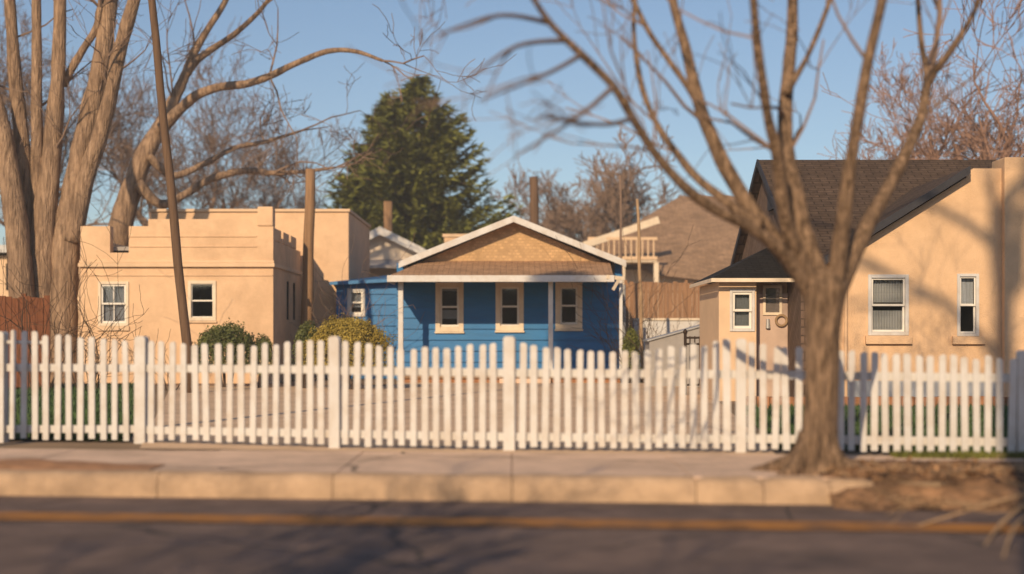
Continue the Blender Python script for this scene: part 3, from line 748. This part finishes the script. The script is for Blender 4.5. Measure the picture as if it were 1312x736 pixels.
d = 29.0
ig = thing('iron_gate', 'rusty black iron gate with ball finials beside the entry annex', 'gate', (X(898, d), d, 0))
mb = MB()
for px in (878, 921): mb.tube([(X(px, d), d, 0), (X(px, d), d, Z(428, d))], [.03, .03], 8)
for py in (433, 441): mb.tube([(X(878, d), d, Z(py, d)), (X(921, d), d, Z(py, d))], [.022, .022], 6)
mb.tube([(X(878, d), d, .2), (X(921, d), d, .2)], [.022, .022], 6)
mb.build('frame', M['iron'], ig, smooth=True)
for k in range(6):
    px = 884 + k * 6.2; mb = MB(); mb.tube([(X(px, d), d, .2), (X(px, d), d, Z(431, d))], [.013, .013], 6); mb.build('bar', M['iron'], ig)
for px in (878, 899, 921):
    mb = MB(); z = Z(428, d); mb.tube([(X(px, d), d, z - .02), (X(px, d), d, z + .02), (X(px, d), d, z + .06), (X(px, d), d, z + .1)], [.02, .045, .045, .012], 8); mb.build('finial', M['iron'], ig, smooth=True)

# ------------------------------------------------------------------ poles
def pole(name, label, a, b, ra, rb, m, extra=None):
    mb = MB(); n = 10
    a = Vector(a); b = Vector(b)
    pts = [a.lerp(b, t / n) + Vector((math.sin(t * 1.7) * .012, 0, 0)) for t in range(n + 1)]
    mb.tube(pts, [ra + (rb - ra) * t / n for t in range(n + 1)], 12, .05)
    return tag(mb.build(name, m, smooth=True), label, 'pole')
pole('leaning_pole', 'tall thin dark wooden pole leaning left in front of the peach house', (X(246, 30), 30, -.1), P(188, -60, 30), .105, .075, M['pole_dark'])
pole('wooden_pole', 'tan wooden pole beside the right corner of the peach house', (X(391, 38), 38, -.1), P(398, 217, 38), .17, .13, M['pole'])
pole('wooden_pole', 'brown wooden pole standing behind the peak of the blue house', (X(686, 52), 52, -.1), P(684, 227, 52), .19, .16, M['pole_dark'])
pole('thin_pole', 'thin pale wooden pole among bare shrubs right of the blue house', (X(824, 37.5), 37.5, -.1), P(817, 255, 37.5), .055, .04, M['straw'])
pole('thin_pole', 'thin grey pole far back before the brown roofed house', (X(797, 45), 45, -.1), P(795, 225, 45), .05, .035, M['twig'])

# ------------------------------------------------------------------ trees
def grow(mb, p, d, L, r, lev, rr, up=.15, spread=.6, kink=.22, nch=(2, 4), segs=4, rmin=.004):
    pts = [Vector(p)]; rads = [r]; d = Vector(d).normalized()
    for k in range(segs):
        d = (d + Vector((rr.gauss(0, kink), rr.gauss(0, kink), rr.gauss(0, kink) + up * .5))).normalized()
        pts.append(pts[-1] + d * (L / segs)); rads.append(max(rmin, r * (1 - .55 * (k + 1) / segs)))
    mb.tube(pts, rads, 6 if r > .05 else (4 if r > .015 else 3), cap=False)
    if lev <= 0: return
    for k in range(rr.randint(*nch)):
        i = rr.randint(1, segs); q = pts[i]
        nd = (d + Vector((rr.gauss(0, spread), rr.gauss(0, spread), rr.gauss(0, spread) + up))).normalized()
        grow(mb, q, nd, L * rr.uniform(.55, .85), max(rmin, rads[i] * rr.uniform(.5, .8)), lev - 1, rr, up, spread, kink, nch, segs, rmin)

def traced_limb(parent, name, m, pts, d0, ddep, n=14, rough=.10, sub=4, seed=0., wscale=1.0):
    """pts: (px, py, width px); depth runs from d0 to d0+ddep"""
    k = len(pts); P3 = []; rad = []
    for i, (px, py, w) in enumerate(pts):
        dd = d0 + ddep * (i / (k - 1)) ** 1.3
        P3.append(P(px, py, dd)); rad.append(w * wscale * dd / F / 2)
    mb = MB(); mb.tube(P3, rad, n, rough, True, sub, seed); mb.build(name, m, parent, smooth=True)
    return P3, rad

# --- the street tree
rr = random.Random(11)
T = 12.05
st = thing('street_tree', 'bare tree with furrowed bark and many upright limbs in front of the white picket fence', 'tree', (X(1048, T), T, 0))
for k in range(6):
    a = .4 + k * 1.05; L_ = .28 + .14 * (k % 3)
    if math.sin(a) < -.6: continue
    cx_, cy_ = X(1048, T), T
    mb = MB(); mb.tube([(cx_ + math.cos(a) * .08, cy_ + math.sin(a) * .08, .34), (cx_ + math.cos(a) * .17, cy_ + math.sin(a) * .17, .13), (cx_ + math.cos(a) * (.17 + L_ * .5), cy_ + math.sin(a) * (.17 + L_ * .5), .02), (cx_ + math.cos(a) * (.2 + L_), cy_ + math.sin(a) * (.2 + L_), -.06)], [.09, .085, .06, .025], 10, .15, True, 5, k)
    mb.build('root', M['bark'], st, smooth=True)
limbs = []
trunk_pts = [(1047, 622, 92), (1047, 606, 74), (1049, 585, 61), (1051, 540, 53), (1053, 480, 49), (1054, 430, 51), (1056, 392, 60), (1058, 368, 68), (1059, 352, 54), (1060, 342, 24)]
traced_limb(st, 'trunk', M['bark'], trunk_pts, T, 0, 48, .09, 8, 0, .84)
defs = [
    ([(1052, 392, 40), (1036, 365, 36), (1015, 335, 31), (985, 300, 28), (962, 268, 25), (930, 215, 23), (905, 160, 20), (890, 110, 18), (878, 60, 16), (862, 0, 14), (850, -80, 12)], .5),
    ([(1045, 385, 30), (1020, 345, 25), (998, 318, 21), (960, 291, 18), (915, 268, 17), (875, 238, 15), (838, 195, 14), (810, 150, 13), (785, 110, 13), (745, 70, 12), (705, 30, 10), (675, -15, 8)], -1.6),
    ([(975, 290, 20), (955, 277, 17), (930, 258, 15), (895, 230, 13), (868, 198, 12), (842, 160, 10), (822, 110, 9), (812, 40, 7), (815, -30, 6)], .8),
    ([(897, 140, 12), (880, 110, 10), (855, 75, 9), (828, 35, 8), (800, -25, 7)], .3),
    ([(1055, 375, 42), (1040, 330, 33), (1028, 290, 28), (1018, 240, 25), (1009, 200, 24), (1006, 150, 21), (1011, 80, 19), (1015, 40, 18), (1016, -50, 16)], .9),
    ([(1052, 380, 30), (1025, 330, 26), (1008, 290, 21), (1000, 240, 19), (995, 195, 18), (985, 155, 16), (978, 110, 14), (970, 50, 13), (963, -30, 11)], -1.0),
    ([(1008, 120, 12), (1022, 95, 9), (1038, 65, 8), (1060, 10, 7), (1075, -40, 5)], .5),
    ([(1064, 380, 38), (1072, 345, 29), (1080, 290, 22), (1088, 220, 20), (1100, 150, 18), (1112, 80, 16), (1130, 0, 15), (1142, -70, 12)], -.7),
    ([(1065, 385, 42), (1080, 350, 34), (1106, 298, 27), (1140, 237, 21), (1165, 187, 18), (1180, 150, 16), (1187, 112, 14)], .9),
    ([(1185, 125, 13), (1187, 95, 10), (1180, 50, 9), (1174, -30, 7)], .3),
    ([(1184, 120, 13), (1195, 95, 12), (1216, 68, 11), (1245, 22, 9), (1266, -30, 7)], -.5),
]
for i, (pts, dd) in enumerate(defs):
    d0 = T if i not in (2, 3, 6, 9, 10) else {2: T - .05, 3: T + .3, 6: T + .4, 9: T + .9, 10: T + .9}[i]
    limbs.append(traced_limb(st, 'limb', M['bark'], pts, d0, dd, 14, .12, 5, i * 3.1, .84))
mb = MB()
for P3, rad in limbs:
    e_ = len(P3) - 1
    grow(mb, P3[e_], P3[e_] - P3[e_ - 1], 1.9, rad[e_] * .9, 4, rr, .1, .55, .15, (2, 3), 4, .004)
    for k in range(3):
        i = rr.randint(max(3, e_ // 2), e_); a = P3[min(i, e_)]
        if a.z < 2.6: continue
        grow(mb, a, (P3[i] - P3[i - 1]).normalized() + Vector((rr.gauss(0, .7), rr.gauss(0, .7), rr.gauss(0.1, .4))), 1.1, min(.02, rad[i] * .4), 2, rr, .05, .5, .15, (1, 3), 4, .004)
# thin shoots hanging out to the left of the long low limb
for (a, b, c_) in (((745, 70), (700, 95), (612, 130)), ((785, 112), (740, 150), (660, 200)), ((728, 52), (660, 60), (590, 110)), ((810, 152), (770, 160), (690, 150)), ((705, 30), (640, 20), (560, 45))):
    q = [P(*a, T - 1.2), P(*b, T - 2.0), P(*c_, T - 2.8)]
    mb.tube(q, [.022, .016, .006], 5, 0, False, 5)
    grow(mb, q[1], q[2] - q[1], .8, .012, 2, rr, -.05, .5, .15, (1, 3), 4, .004)
mb.build('twigs', M['twig'], st)

# --- the big multi-stemmed tree on the left
BT = 36.6
bt = thing('cottonwood_tree', 'massive bare tree with a cluster of thick pale trunks left of the peach house', 'tree', (X(70, BT), BT, 0))
tr = [
    ([(80, 500, 62), (80, 440, 48), (82, 370, 44), (86, 300, 42), (98, 230, 37), (112, 160, 33), (128, 90, 29), (138, 20, 27), (146, -80, 24)], .6),
    ([(92, 310, 32), (108, 235, 29), (126, 180, 26), (142, 120, 23), (153, 65, 22), (172, 0, 19), (190, -80, 15)], -.8),
    ([(58, 500, 66), (55, 430, 52), (54, 360, 46), (56, 290, 38), (64, 220, 32), (70, 150, 27), (75, 85, 22), (77, 0, 19), (78, -80, 16)], .2),
    ([(40, 490, 40), (30, 400, 38), (24, 320, 38), (16, 250, 34), (4, 180, 32), (-14, 110, 28), (-40, 30, 24)], .5),
    ([(46, 420, 34), (42, 340, 30), (38, 270, 28), (30, 200, 25), (22, 120, 22), (16, 50, 19), (8, -60, 15)], -.5),
    ([(50, 380, 26), (49, 300, 24), (48, 220, 21), (47, 140, 18), (47, 60, 16), (46, -60, 13)], -1.0),
    ([(80, 110, 14), (92, 88, 13), (106, 64, 12), (122, 38, 11), (128, 10, 9)], -.3),
]
bl_ = []
for i, (pts, dd) in enumerate(tr):
    bl_.append(traced_limb(bt, 'trunk' if i in (0, 2) else 'limb', M['bark_pale'], pts, BT + (0 if i < 3 else (-.6 if i == 3 else .35)), dd * .7, 18, .13, 6, i * 2.3, .8))
mb = MB(); rr = random.Random(5)
for P3, rad in bl_:
    e_ = len(P3) - 1
    grow(mb, P3[e_], P3[e_] - P3[e_ - 1], 4.0, rad[e_] * .85, 4, rr, .12, .6, .16, (2, 4), 4, .008)
    for k in range(3):
        i = rr.randint(3, e_)
        grow(mb, P3[i], (P3[i] - P3[i - 1]).normalized() + Vector((rr.gauss(0, .8), rr.gauss(0, .8), .1)), 2.0, .035, 3, rr, .1, .6, .18, (1, 3), 4, .006)
mb.build('twigs', M['twig'], bt)

# --- leaning tree behind the parapet of the peach house
lt = thing('leaning_tree', 'bare tree leaning right with long bent branches behind the peach parapet', 'tree', (X(128, 43.5), 43.5, 0))
LT = 43.5
ldefs = [
    ([(118, 500, 60), (132, 400, 52), (146, 330, 44), (160, 270, 37), (176, 220, 32), (192, 185, 30), (208, 160, 26), (222, 130, 20), (236, 100, 16), (250, 65, 13), (268, 35, 11), (292, -5, 9), (310, -60, 7)], 1.0),
    ([(236, 100, 12), (255, 75, 12), (280, 58, 10), (305, 40, 9), (338, 8, 7), (360, -30, 5)], -.8),
    ([(208, 165, 22), (226, 145, 18), (250, 124, 16), (280, 112, 14), (314, 108, 13), (345, 98, 12), (378, 82, 10), (420, 66, 9), (455, 66, 7), (490, 78, 5)], -2.0),
    ([(176, 235, 20), (205, 262, 15), (236, 250, 13), (270, 230, 12), (312, 219, 11), (350, 222, 9), (388, 220, 7), (430, 215, 4)], 1.5),
    ([(190, 200, 14), (222, 225, 12), (262, 210, 10), (300, 190, 8), (340, 182, 7), (385, 168, 4)], 3.0),
]
ll = [traced_limb(lt, 'trunk' if i == 0 else 'limb', M['bark_pale'], p_, LT if i != 1 else LT + .6, dd, 14, .12, 5, i * 1.9, .78) for i, (p_, dd) in enumerate(ldefs)]
rr = random.Random(21)
for P3, rad in ll:
    e_ = len(P3) - 1
    mb = MB()
    grow(mb, P3[e_], P3[e_] - P3[e_ - 1], 1.3, rad[e_] * .8, 3, rr, .05, .5, .18, (2, 3), 4, .01)
    mb.build('side_branch', M['twig'], lt)
    for k in range(3):
        i = rr.randint(e_ // 3 + 2 if e_ > 5 else 2, e_)
        mb = MB()
        grow(mb, P3[i], (P3[i] - P3[i - 1]).normalized() + Vector((rr.gauss(0, .6), rr.gauss(0, .6), rr.gauss(.15, .5))), 2.2, .04, 3, rr, .05, .55, .2, (2, 3), 4, .01)
        mb.build('side_branch', M['twig'], lt)

# --- bare trees in the distance
def bare_tree(label, x, y, h, m, seed, lev=6, spread=.55, group='bare trees in the distance', nch=(2, 4), rmin=.012):
    rr = random.Random(seed)
    t = thing('bare_tree', label, 'tree', (x, y, 0), group)
    mb = MB(); z = h * .22
    pts = [(x, y, -.1), (x + rr.gauss(0, .1), y, z * .5), (x + rr.gauss(0, .2), y, z)]
    mb.tube(pts, [h * .022, h * .018, h * .016], 8, .1, True, 4); mb.build('trunk', M['bark_pale'], t, smooth=True)
    mb = MB()
    for k in range(4):
        a = k * 1.57 + rr.random(); d_ = Vector((math.cos(a) * .55, math.sin(a) * .55, 1))
        grow(mb, pts[-1], d_, h * .24, h * .011, lev - 1, rr, .12, spread, .16, nch, 4, rmin)
    mb.build('crown', m, t)
    return t
bare_tree('thin grey bare tree far behind the left slope of the brown roof', X(760, 85), 85, 16, M['twig'], 3, 7, rmin=.022)
bare_tree('rounded bare tree far back, right of the brown pole', X(815, 78), 78, 16, M['twig'], 4, 7, rmin=.022)
bare_tree('small bare tree nearest the pole behind the blue house', X(722, 95), 95, 15, M['twig'], 9, 7, rmin=.022)
bare_tree('tall bare tree rising behind the roof of the apricot house, at the right edge', X(1270, 48), 48, 17, M['twig_red'], 6, 6, rmin=.014)
bare_tree('reddish bare tree over the ridge of the apricot house, left of the taller one', X(1185, 54), 54, 15, M['twig_red'], 8, 7)
bare_tree('hazy bare tree behind the peach house, between the big tree and leaning pole', X(215, 66), 66, 18.6, M['twig'], 12, 7)
bare_tree('hazy bare tree behind the peach house, right of the leaning pole', X(300, 72), 72, 17.4, M['twig'], 14, 7)
bare_tree('hazy bare tree above the right end of the peach house', X(372, 80), 80, 16.2, M['twig'], 17, 7)
bare_tree('hazy bare tree behind the massive trunks at the left edge', X(40, 62), 62, 19.2, M['twig'], 19, 7)

# far-off wood of bare trees closing the view
rr = random.Random(91); mb = MB()
for i in range(260):
    x = rr.uniform(-60, 70); y = rr.uniform(112, 128)
    for k in range(5): grow(mb, (x, y, 0), Vector((rr.gauss(0, .35), rr.gauss(0, .3), 1)), rr.uniform(3, 6), .1, 2, rr, .12, .5, .2, (2, 3), 4, .03)
tag(mb.build('distant_wood', M['twig']), kind='stuff')
# --- conifer
CD = 72.0
ct = thing('conifer_tree', 'big dense twin topped conifer rising behind the blue house', 'tree', (X(537, CD), CD, 0))
rr = random.Random(31)
mb = MB(); mbb = MB()
def conifer(cx, cy, H, z0, rad):
    mb.tube([(cx, cy, -.1), (cx, cy, H * .5), (cx, cy, H)], [.35, .2, .02], 8)
    z = z0
    while z < H - .15:
        t = (z - z0) / (H - z0)
        Rr = rad * (1 - t) ** .72 * (1 - .25 * max(0, .12 - t) / .12)
        n = int(7 + 7 * (1 - t))
        for k in range(n):
            a = rr.random() * 6.283
            L = max(.25, Rr * rr.uniform(.62, 1.1))
            dirv = Vector((math.cos(a), math.sin(a), 0)); sidev = Vector((-math.sin(a), math.cos(a), 0))
            steps = max(3, int(L / .16))
            for s_ in range(steps):
                u = (s_ + .5) / steps
                if u < .25 and rr.random() < .6: continue
                base = Vector((cx, cy, z)) + dirv * (L * u) + Vector((0, 0, -.28 * L * u * (1 - u) * 1.6 + .22 * L * u * u))
                wd_ = .5 * (1 - u * .75) * min(1, L / 1.6)
                for q in range(6):
                    pp = base + sidev * rr.gauss(0, wd_ * .6) + Vector((0, 0, rr.gauss(0, .1)))
                    dd = (dirv * 1.0 + sidev * rr.gauss(0, .7) + Vector((0, 0, rr.gauss(.15, .4)))).normalized()
                    ln = rr.uniform(.3, .58); w = rr.uniform(.06, .12)
                    s2 = dd.cross(Vector((rr.gauss(0, .6), rr.gauss(0, .6), 1))).normalized() * w
                    mbb.add([tuple(pp - s2), tuple(pp + s2), tuple(pp + dd * ln)], [(0, 1, 2)])
            mb.tube([(cx, cy, z), tuple(Vector((cx, cy, z)) + dirv * L * .8 + Vector((0, 0, -.1 * L)))], [.04, .015], 4, cap=False)
        z += .34 - .10 * t
H1 = Z(100, CD); H2 = Z(118, CD)
conifer(X(538, CD), CD, H1, 2.6, 6.3)
conifer(X(498, CD), CD + .6, H2, 3.4, 4.7)
mb.build('trunk', M['bark'], ct, smooth=True); mbb.build('crown', M['needle'], ct)

# ------------------------------------------------------------------ shrubs
def blob(mb, c, r, n, size, seed, rr, asp=.55, flat=0):
    for i in range(n):
        v = Vector((rr.gauss(0, 1), rr.gauss(0, 1), rr.gauss(0, 1))).normalized()
        if v.z < -.3: v.z = abs(v.z)
        k = (1 + .34 * mnoise.noise(v * 2.0 + Vector((seed, 0, 0))) + .22 * mnoise.noise(v * 6 + Vector((0, seed, 0)))) * rr.uniform(.72, 1.03)
        p = Vector((c[0] + v.x * r[0] * k, c[1] + v.y * r[1] * k, max(.02, c[2] + v.z * r[2] * k)))
        mb.leaf(p, size * rr.uniform(.6, 1.4), asp, (v + Vector((rr.gauss(0, .6), rr.gauss(0, .6), rr.gauss(0, .6)))).normalized(), rr)
def shrub(label, px0, px1, top, d, m, n, size, seed, upright=False):
    rr = random.Random(seed)
    x0, x1 = X(px0, d), X(px1, d); zt = Z(top, d); cx = (x0 + x1) / 2; rx = (x1 - x0) / 2
    t = thing('shrub', label, 'shrub', (cx, d, 0))
    mb = MB(); blob(mb, (cx, d, zt * .42), (rx, rx * .85, zt * .58), n, size, seed, rr)
    for i in range(n // 14):     # spiky shoots breaking the outline
        a = rr.random() * 6.28; u = rr.random() ** .5
        p = Vector((cx + math.cos(a) * rx * u * .95, d + math.sin(a) * rx * u * .8, zt * (.42 + .56 * math.sqrt(max(0, 1 - u * u)))))
        for k in range(3): mb.leaf(p + Vector((rr.gauss(0, .02), 0, .03 * k + rr.uniform(-.05, .06))), size * 1.1, .4, Vector((rr.gauss(0, 1), rr.gauss(0, 1), .2)).normalized(), rr)
    mb.build('foliage', m, t)
    mb = MB()
    for k in range(9):
        a = rr.random() * 6.28
        mb.tube([(cx + math.cos(a) * .1, d + math.sin(a) * .1, -.03), (cx + math.cos(a) * rx * .3, d + math.sin(a) * rx * .3, zt * .4), (cx + math.cos(a) * rx * .7, d + math.sin(a) * rx * .6, zt * .75)], [.03, .02, .008], 5, 0, False, 3)
    mb.build('stems', M['twig_dark'], t)
shrub('rounded dark green shrub under the dark window of the peach house', 247, 333, 419, 33.5, M['leaf'], 9000, .06, 1)
shrub('low dark green shrub beside the taller rounded one, near the tan pole', 322, 352, 433, 33.0, M['leaf'], 2500, .05, 2)
shrub('small leafy shrub at the foot of the tan wooden pole', 374, 412, 416, 32.8, M['leaf'], 2600, .06, 3)
shrub('golden green rounded shrub at the left corner of the blue house', 392, 502, 411, 32.0, M['gold'], 16000, .05, 4)
shrub('narrow green weedy shrub at the right end of the blue porch', 797, 820, 424, 36.3, M['weed'], 2200, .06, 6)
def twig_shrub(label, px, d, h, spread, n, m, seed, r=.014, lev=2, name='bare_shrub'):
    rr = random.Random(seed); mb = MB(); x = X(px, d)
    for k in range(n):
        a = rr.random() * 6.28
        grow(mb, (x + math.cos(a) * spread * .25, d + math.sin(a) * spread * .15, -.03), Vector((math.cos(a) * spread / h, math.sin(a) * spread / h * .6, 1)), h * rr.uniform(.5, 1), r * rr.uniform(.6, 1.2), lev, rr, .05, .45, .2, (1, 3), 6, .005)
    return tag(mb.build(name, m), label, 'shrub')
twig_shrub('bare tangled shrub in front of the massive trunks at the left', 50, 30.5, 2.9, .9, 14, M['twig_dark'], 1)
twig_shrub('bare arching shrub between the big tree and the white framed window', 112, 30.8, 2.2, .8, 13, M['twig_dark'], 2)
twig_shrub('sparse bare shrub at the foot of the leaning pole', 215, 31.5, 1.2, .7, 6, M['twig_dark'], 3)
twig_shrub('leafless climbing shrub against the left wing of the blue house', 441, 38.6, 2.4, .5, 18, M['twig'], 4, .015)
twig_shrub('dark bare bush beside the thin pale pole right of the blue house', 833, 36.5, 2.2, .7, 12, M['twig_dark'], 5, .02)
twig_shrub('tangled dry vine at the right corner of the blue porch', 803, 37.8, 2.8, .3, 14, M['twig_dark'], 6, .012)
# fallen dry branch in the gutter at the lower right
mb = MB(); rr = random.Random(77)
def arch(pts, r): mb.tube([Vector(p) for p in pts], r, 7, .1, True, 6)
arch([(5.0, 10.95, .10), (4.3, 10.6, .06), (3.75, 10.2, .0), (3.35, 9.75, -.12), (3.05, 9.2, -.20)], [.02, .018, .016, .013, .007])
arch([(4.6, 10.75, .08), (4.1, 10.2, .10), (3.65, 9.7, .03), (3.3, 9.3, -.06), (3.0, 8.7, -.2)], [.018, .016, .014, .012, .006])
arch([(4.2, 10.5, .05), (3.7, 10.3, .02), (3.2, 10.2, -.1), (2.8, 10.1, -.2)], [.014, .012, .01, .006])
for k in range(10): grow(mb, (rr.uniform(3.2, 4.6), rr.uniform(9.6, 10.8), -.08), (rr.uniform(-1, -.2), rr.uniform(-.8, .2), rr.uniform(-.1, .3)), .7, .006, 1, rr, -.1, .4, .2, (1, 2), 5, .003)
tag(mb.build('fallen_branch', M['straw'], smooth=True), 'dry arching fallen branch lying over the verge and road at lower right', 'branch')

# ------------------------------------------------------------------ trees across the road, behind the camera (they throw the shadows)
tn = math.tan(R(18.2))
def shade_tree(label, x, y, H, r, seed, lev, first, group='bare trees across the road'):
    rr = random.Random(seed)
    t = thing('bare_tree', label, 'tree', (x, y, ROADZ), group)
    mb = MB(); n = 8
    pts = [(x + .25 * mnoise.noise(Vector((k * .5, seed, 0))), y, ROADZ + first * k / n) for k in range(n + 1)]
    mb.tube(pts, [r * (1 - .45 * k / n) for k in range(n + 1)], 12, .08, True, 3); mb.build('trunk', M['bark'], t, smooth=True)
    mb = MB()
    if H > 20:       # side limbs low on the bare stem
        for zz, dx, L_, r_ in ((14.2, -1, 4.6, .10), (15.3, .9, 2.6, .08), (16.2, -.8, 5.0, .10)):
            grow(mb, (x, y, zz), Vector((dx, .25, .3)), L_, r_, 1, rr, .12, .5, .26, (1, 2), 7, .03)
    for k in range(5 if H < 20 else 2):
        a = k * 1.26 + rr.random(); d_ = Vector((math.cos(a) * .6, math.sin(a) * .6, 1))
        grow(mb, pts[-1 - (k % 2)], d_, (H - first) * .42, r * .42, lev, rr, .1, .55, .2, (2, 3), 5, .01)
    mb.build('limbs', M['bark'], t)
shade_tree('tall straight bare tree across the road casting the trunk shadow on the apricot wall', -.62, -3.2, 23, .29, 2, 2, 17.2)
shade_tree('spreading bare tree across the road shading the pavement', -3.9, -1.2, 7.6, .2, 5, 4, 3.2)
shade_tree('low bare tree across the road shading the asphalt', -3.6, -5.6, 6.6, .17, 8, 4, 2.6)
shade_tree('forked bare tree across the road shading the kerb', -5.0, -3.4, 8.2, .18, 23, 4, 3.4)
shade_tree('wide bare tree across the road shading the left carriageway', -9.5, -4.0, 7.5, .22, 12, 4, 2.6)
# unseen hedge added behind the camera to block sky glow in the windows
rr = random.Random(55); mb = MB(); nx = 120
for i in range(nx + 1):
    x = -40 + 80 * i / nx
    for k, (y, z) in enumerate(((-17.5, -.2), (-17.2, 2.2), (-16.2, 4.2), (-15.4, 4.4), (-14.4, 2.4), (-14.0, -.2))):
        n_ = mnoise.fractal(Vector((x * .5, k * .7, 2)), 1, 2, 3)
        mb.v.append((x, y + .3 * n_, z + (.5 * n_ if z > 0 else 0)))
for i in range(nx):
    for k in range(5):
        a = i * 6 + k; mb.f.append((a, a + 1, a + 7, a + 6))
for i in range(9000): mb.leaf(Vector((rr.uniform(-30, 30), -14.1 - rr.random() * .6, rr.uniform(0, 4.3))), .3, .6, None, rr)
tag(mb.build('glow_screen', M['leaf']), kind='stuff')
# unseen pine added beyond the left edge, crown shaped to shade the porch's right part
rr = random.Random(41)
pt = thing('shading_pine', 'unseen pine added beyond the left edge, crown shaped to shade the right part of the blue porch', 'tree', (-6.35, 13.2, 0))
mb = MB(); mb.tube([(-6.35, 13.2, -.1), (-6.35, 13.2, 8), (-6.35, 13.2, 15)], [.10, .08, .03], 10, .05); mb.build('trunk', M['bark'], pt, smooth=True)
mb = MB()
for k in range(5200):
    v = Vector((rr.gauss(0, 1), rr.gauss(0, 1), rr.gauss(0, 1))).normalized() * rr.random() ** .4
    mb.leaf(Vector((-6.33 + v.x * 1.02, 13.2 + v.y * .9, 13.35 + v.z * 1.35)), rr.uniform(.12, .24), .3, None, rr)
mb.build('crown', M['needle'], pt)

# ------------------------------------------------------------------ light, sky, camera
EL, AZ = 25.0, 18.2
w = bpy.data.worlds.new('World'); SC.world = w; w.use_nodes = True
nt = w.node_tree; bg = nt.nodes['Background']; sky = nt.nodes.new('ShaderNodeTexSky')
sky.sky_type = 'NISHITA'; sky.sun_disc = False; sky.sun_elevation = R(EL); sky.sun_rotation = R(180 + AZ)
sky.air_density = 1.0; sky.dust_density = .7; sky.ozone_density = 2.6; sky.altitude = 300
nt.links.new(sky.outputs[0], bg.inputs['Color']); bg.inputs['Strength'].default_value = .093
sd = bpy.data.lights.new('sun', 'SUN'); sd.energy = 4.7; sd.angle = R(.5); sd.color = (1.0, .75, .47)
so = bpy.data.objects.new('sun', sd); COL.objects.link(so); so.rotation_euler = (R(90 - EL), 0, R(-AZ)); so.location = (-10, -30, 20)

cd = bpy.data.cameras.new('camera'); co = bpy.data.objects.new('camera', cd); COL.objects.link(co)
co.location = (0, 0, CH); co.rotation_euler = (R(90), 0, 0)
cd.sensor_width = 36; cd.lens = F / 1312 * 36; cd.shift_y = (HY - 368) / 1312; cd.clip_start = .1; cd.clip_end = 3000
cd.dof.use_dof = True; cd.dof.focus_distance = 26.0; cd.dof.aperture_fstop = cd.lens / 1000 / .086; cd.dof.aperture_blades = 0
SC.camera = co
SC.view_settings.view_transform = 'Standard'; SC.view_settings.look = 'None'; SC.view_settings.exposure = 0.12; SC.view_settings.gamma = 1; SC.view_settings.use_curve_mapping = False
hz_ = MB(); hz_.box(-125, 125, -60, 160, -1.3, 27.5)
hm = bpy.data.materials.new('thin_haze'); hm.use_nodes = True
hn = hm.node_tree; hn.nodes.remove(hn.nodes['Principled BSDF'])
pv = hn.nodes.new('ShaderNodeVolumePrincipled'); pv.inputs['Color'].default_value = (.88, .88, .9, 1); pv.inputs['Density'].default_value = .0013; pv.inputs['Anisotropy'].default_value = 0
hn.links.new(pv.outputs[0], hn.nodes['Material Output'].inputs['Volume'])
tag(hz_.build('haze', hm), kind='stuff')
SC.cycles.use_denoising = True; SC.cycles.max_bounces = 6; SC.cycles.transparent_max_bounces = 12
SC.cycles.sample_clamp_indirect = 4
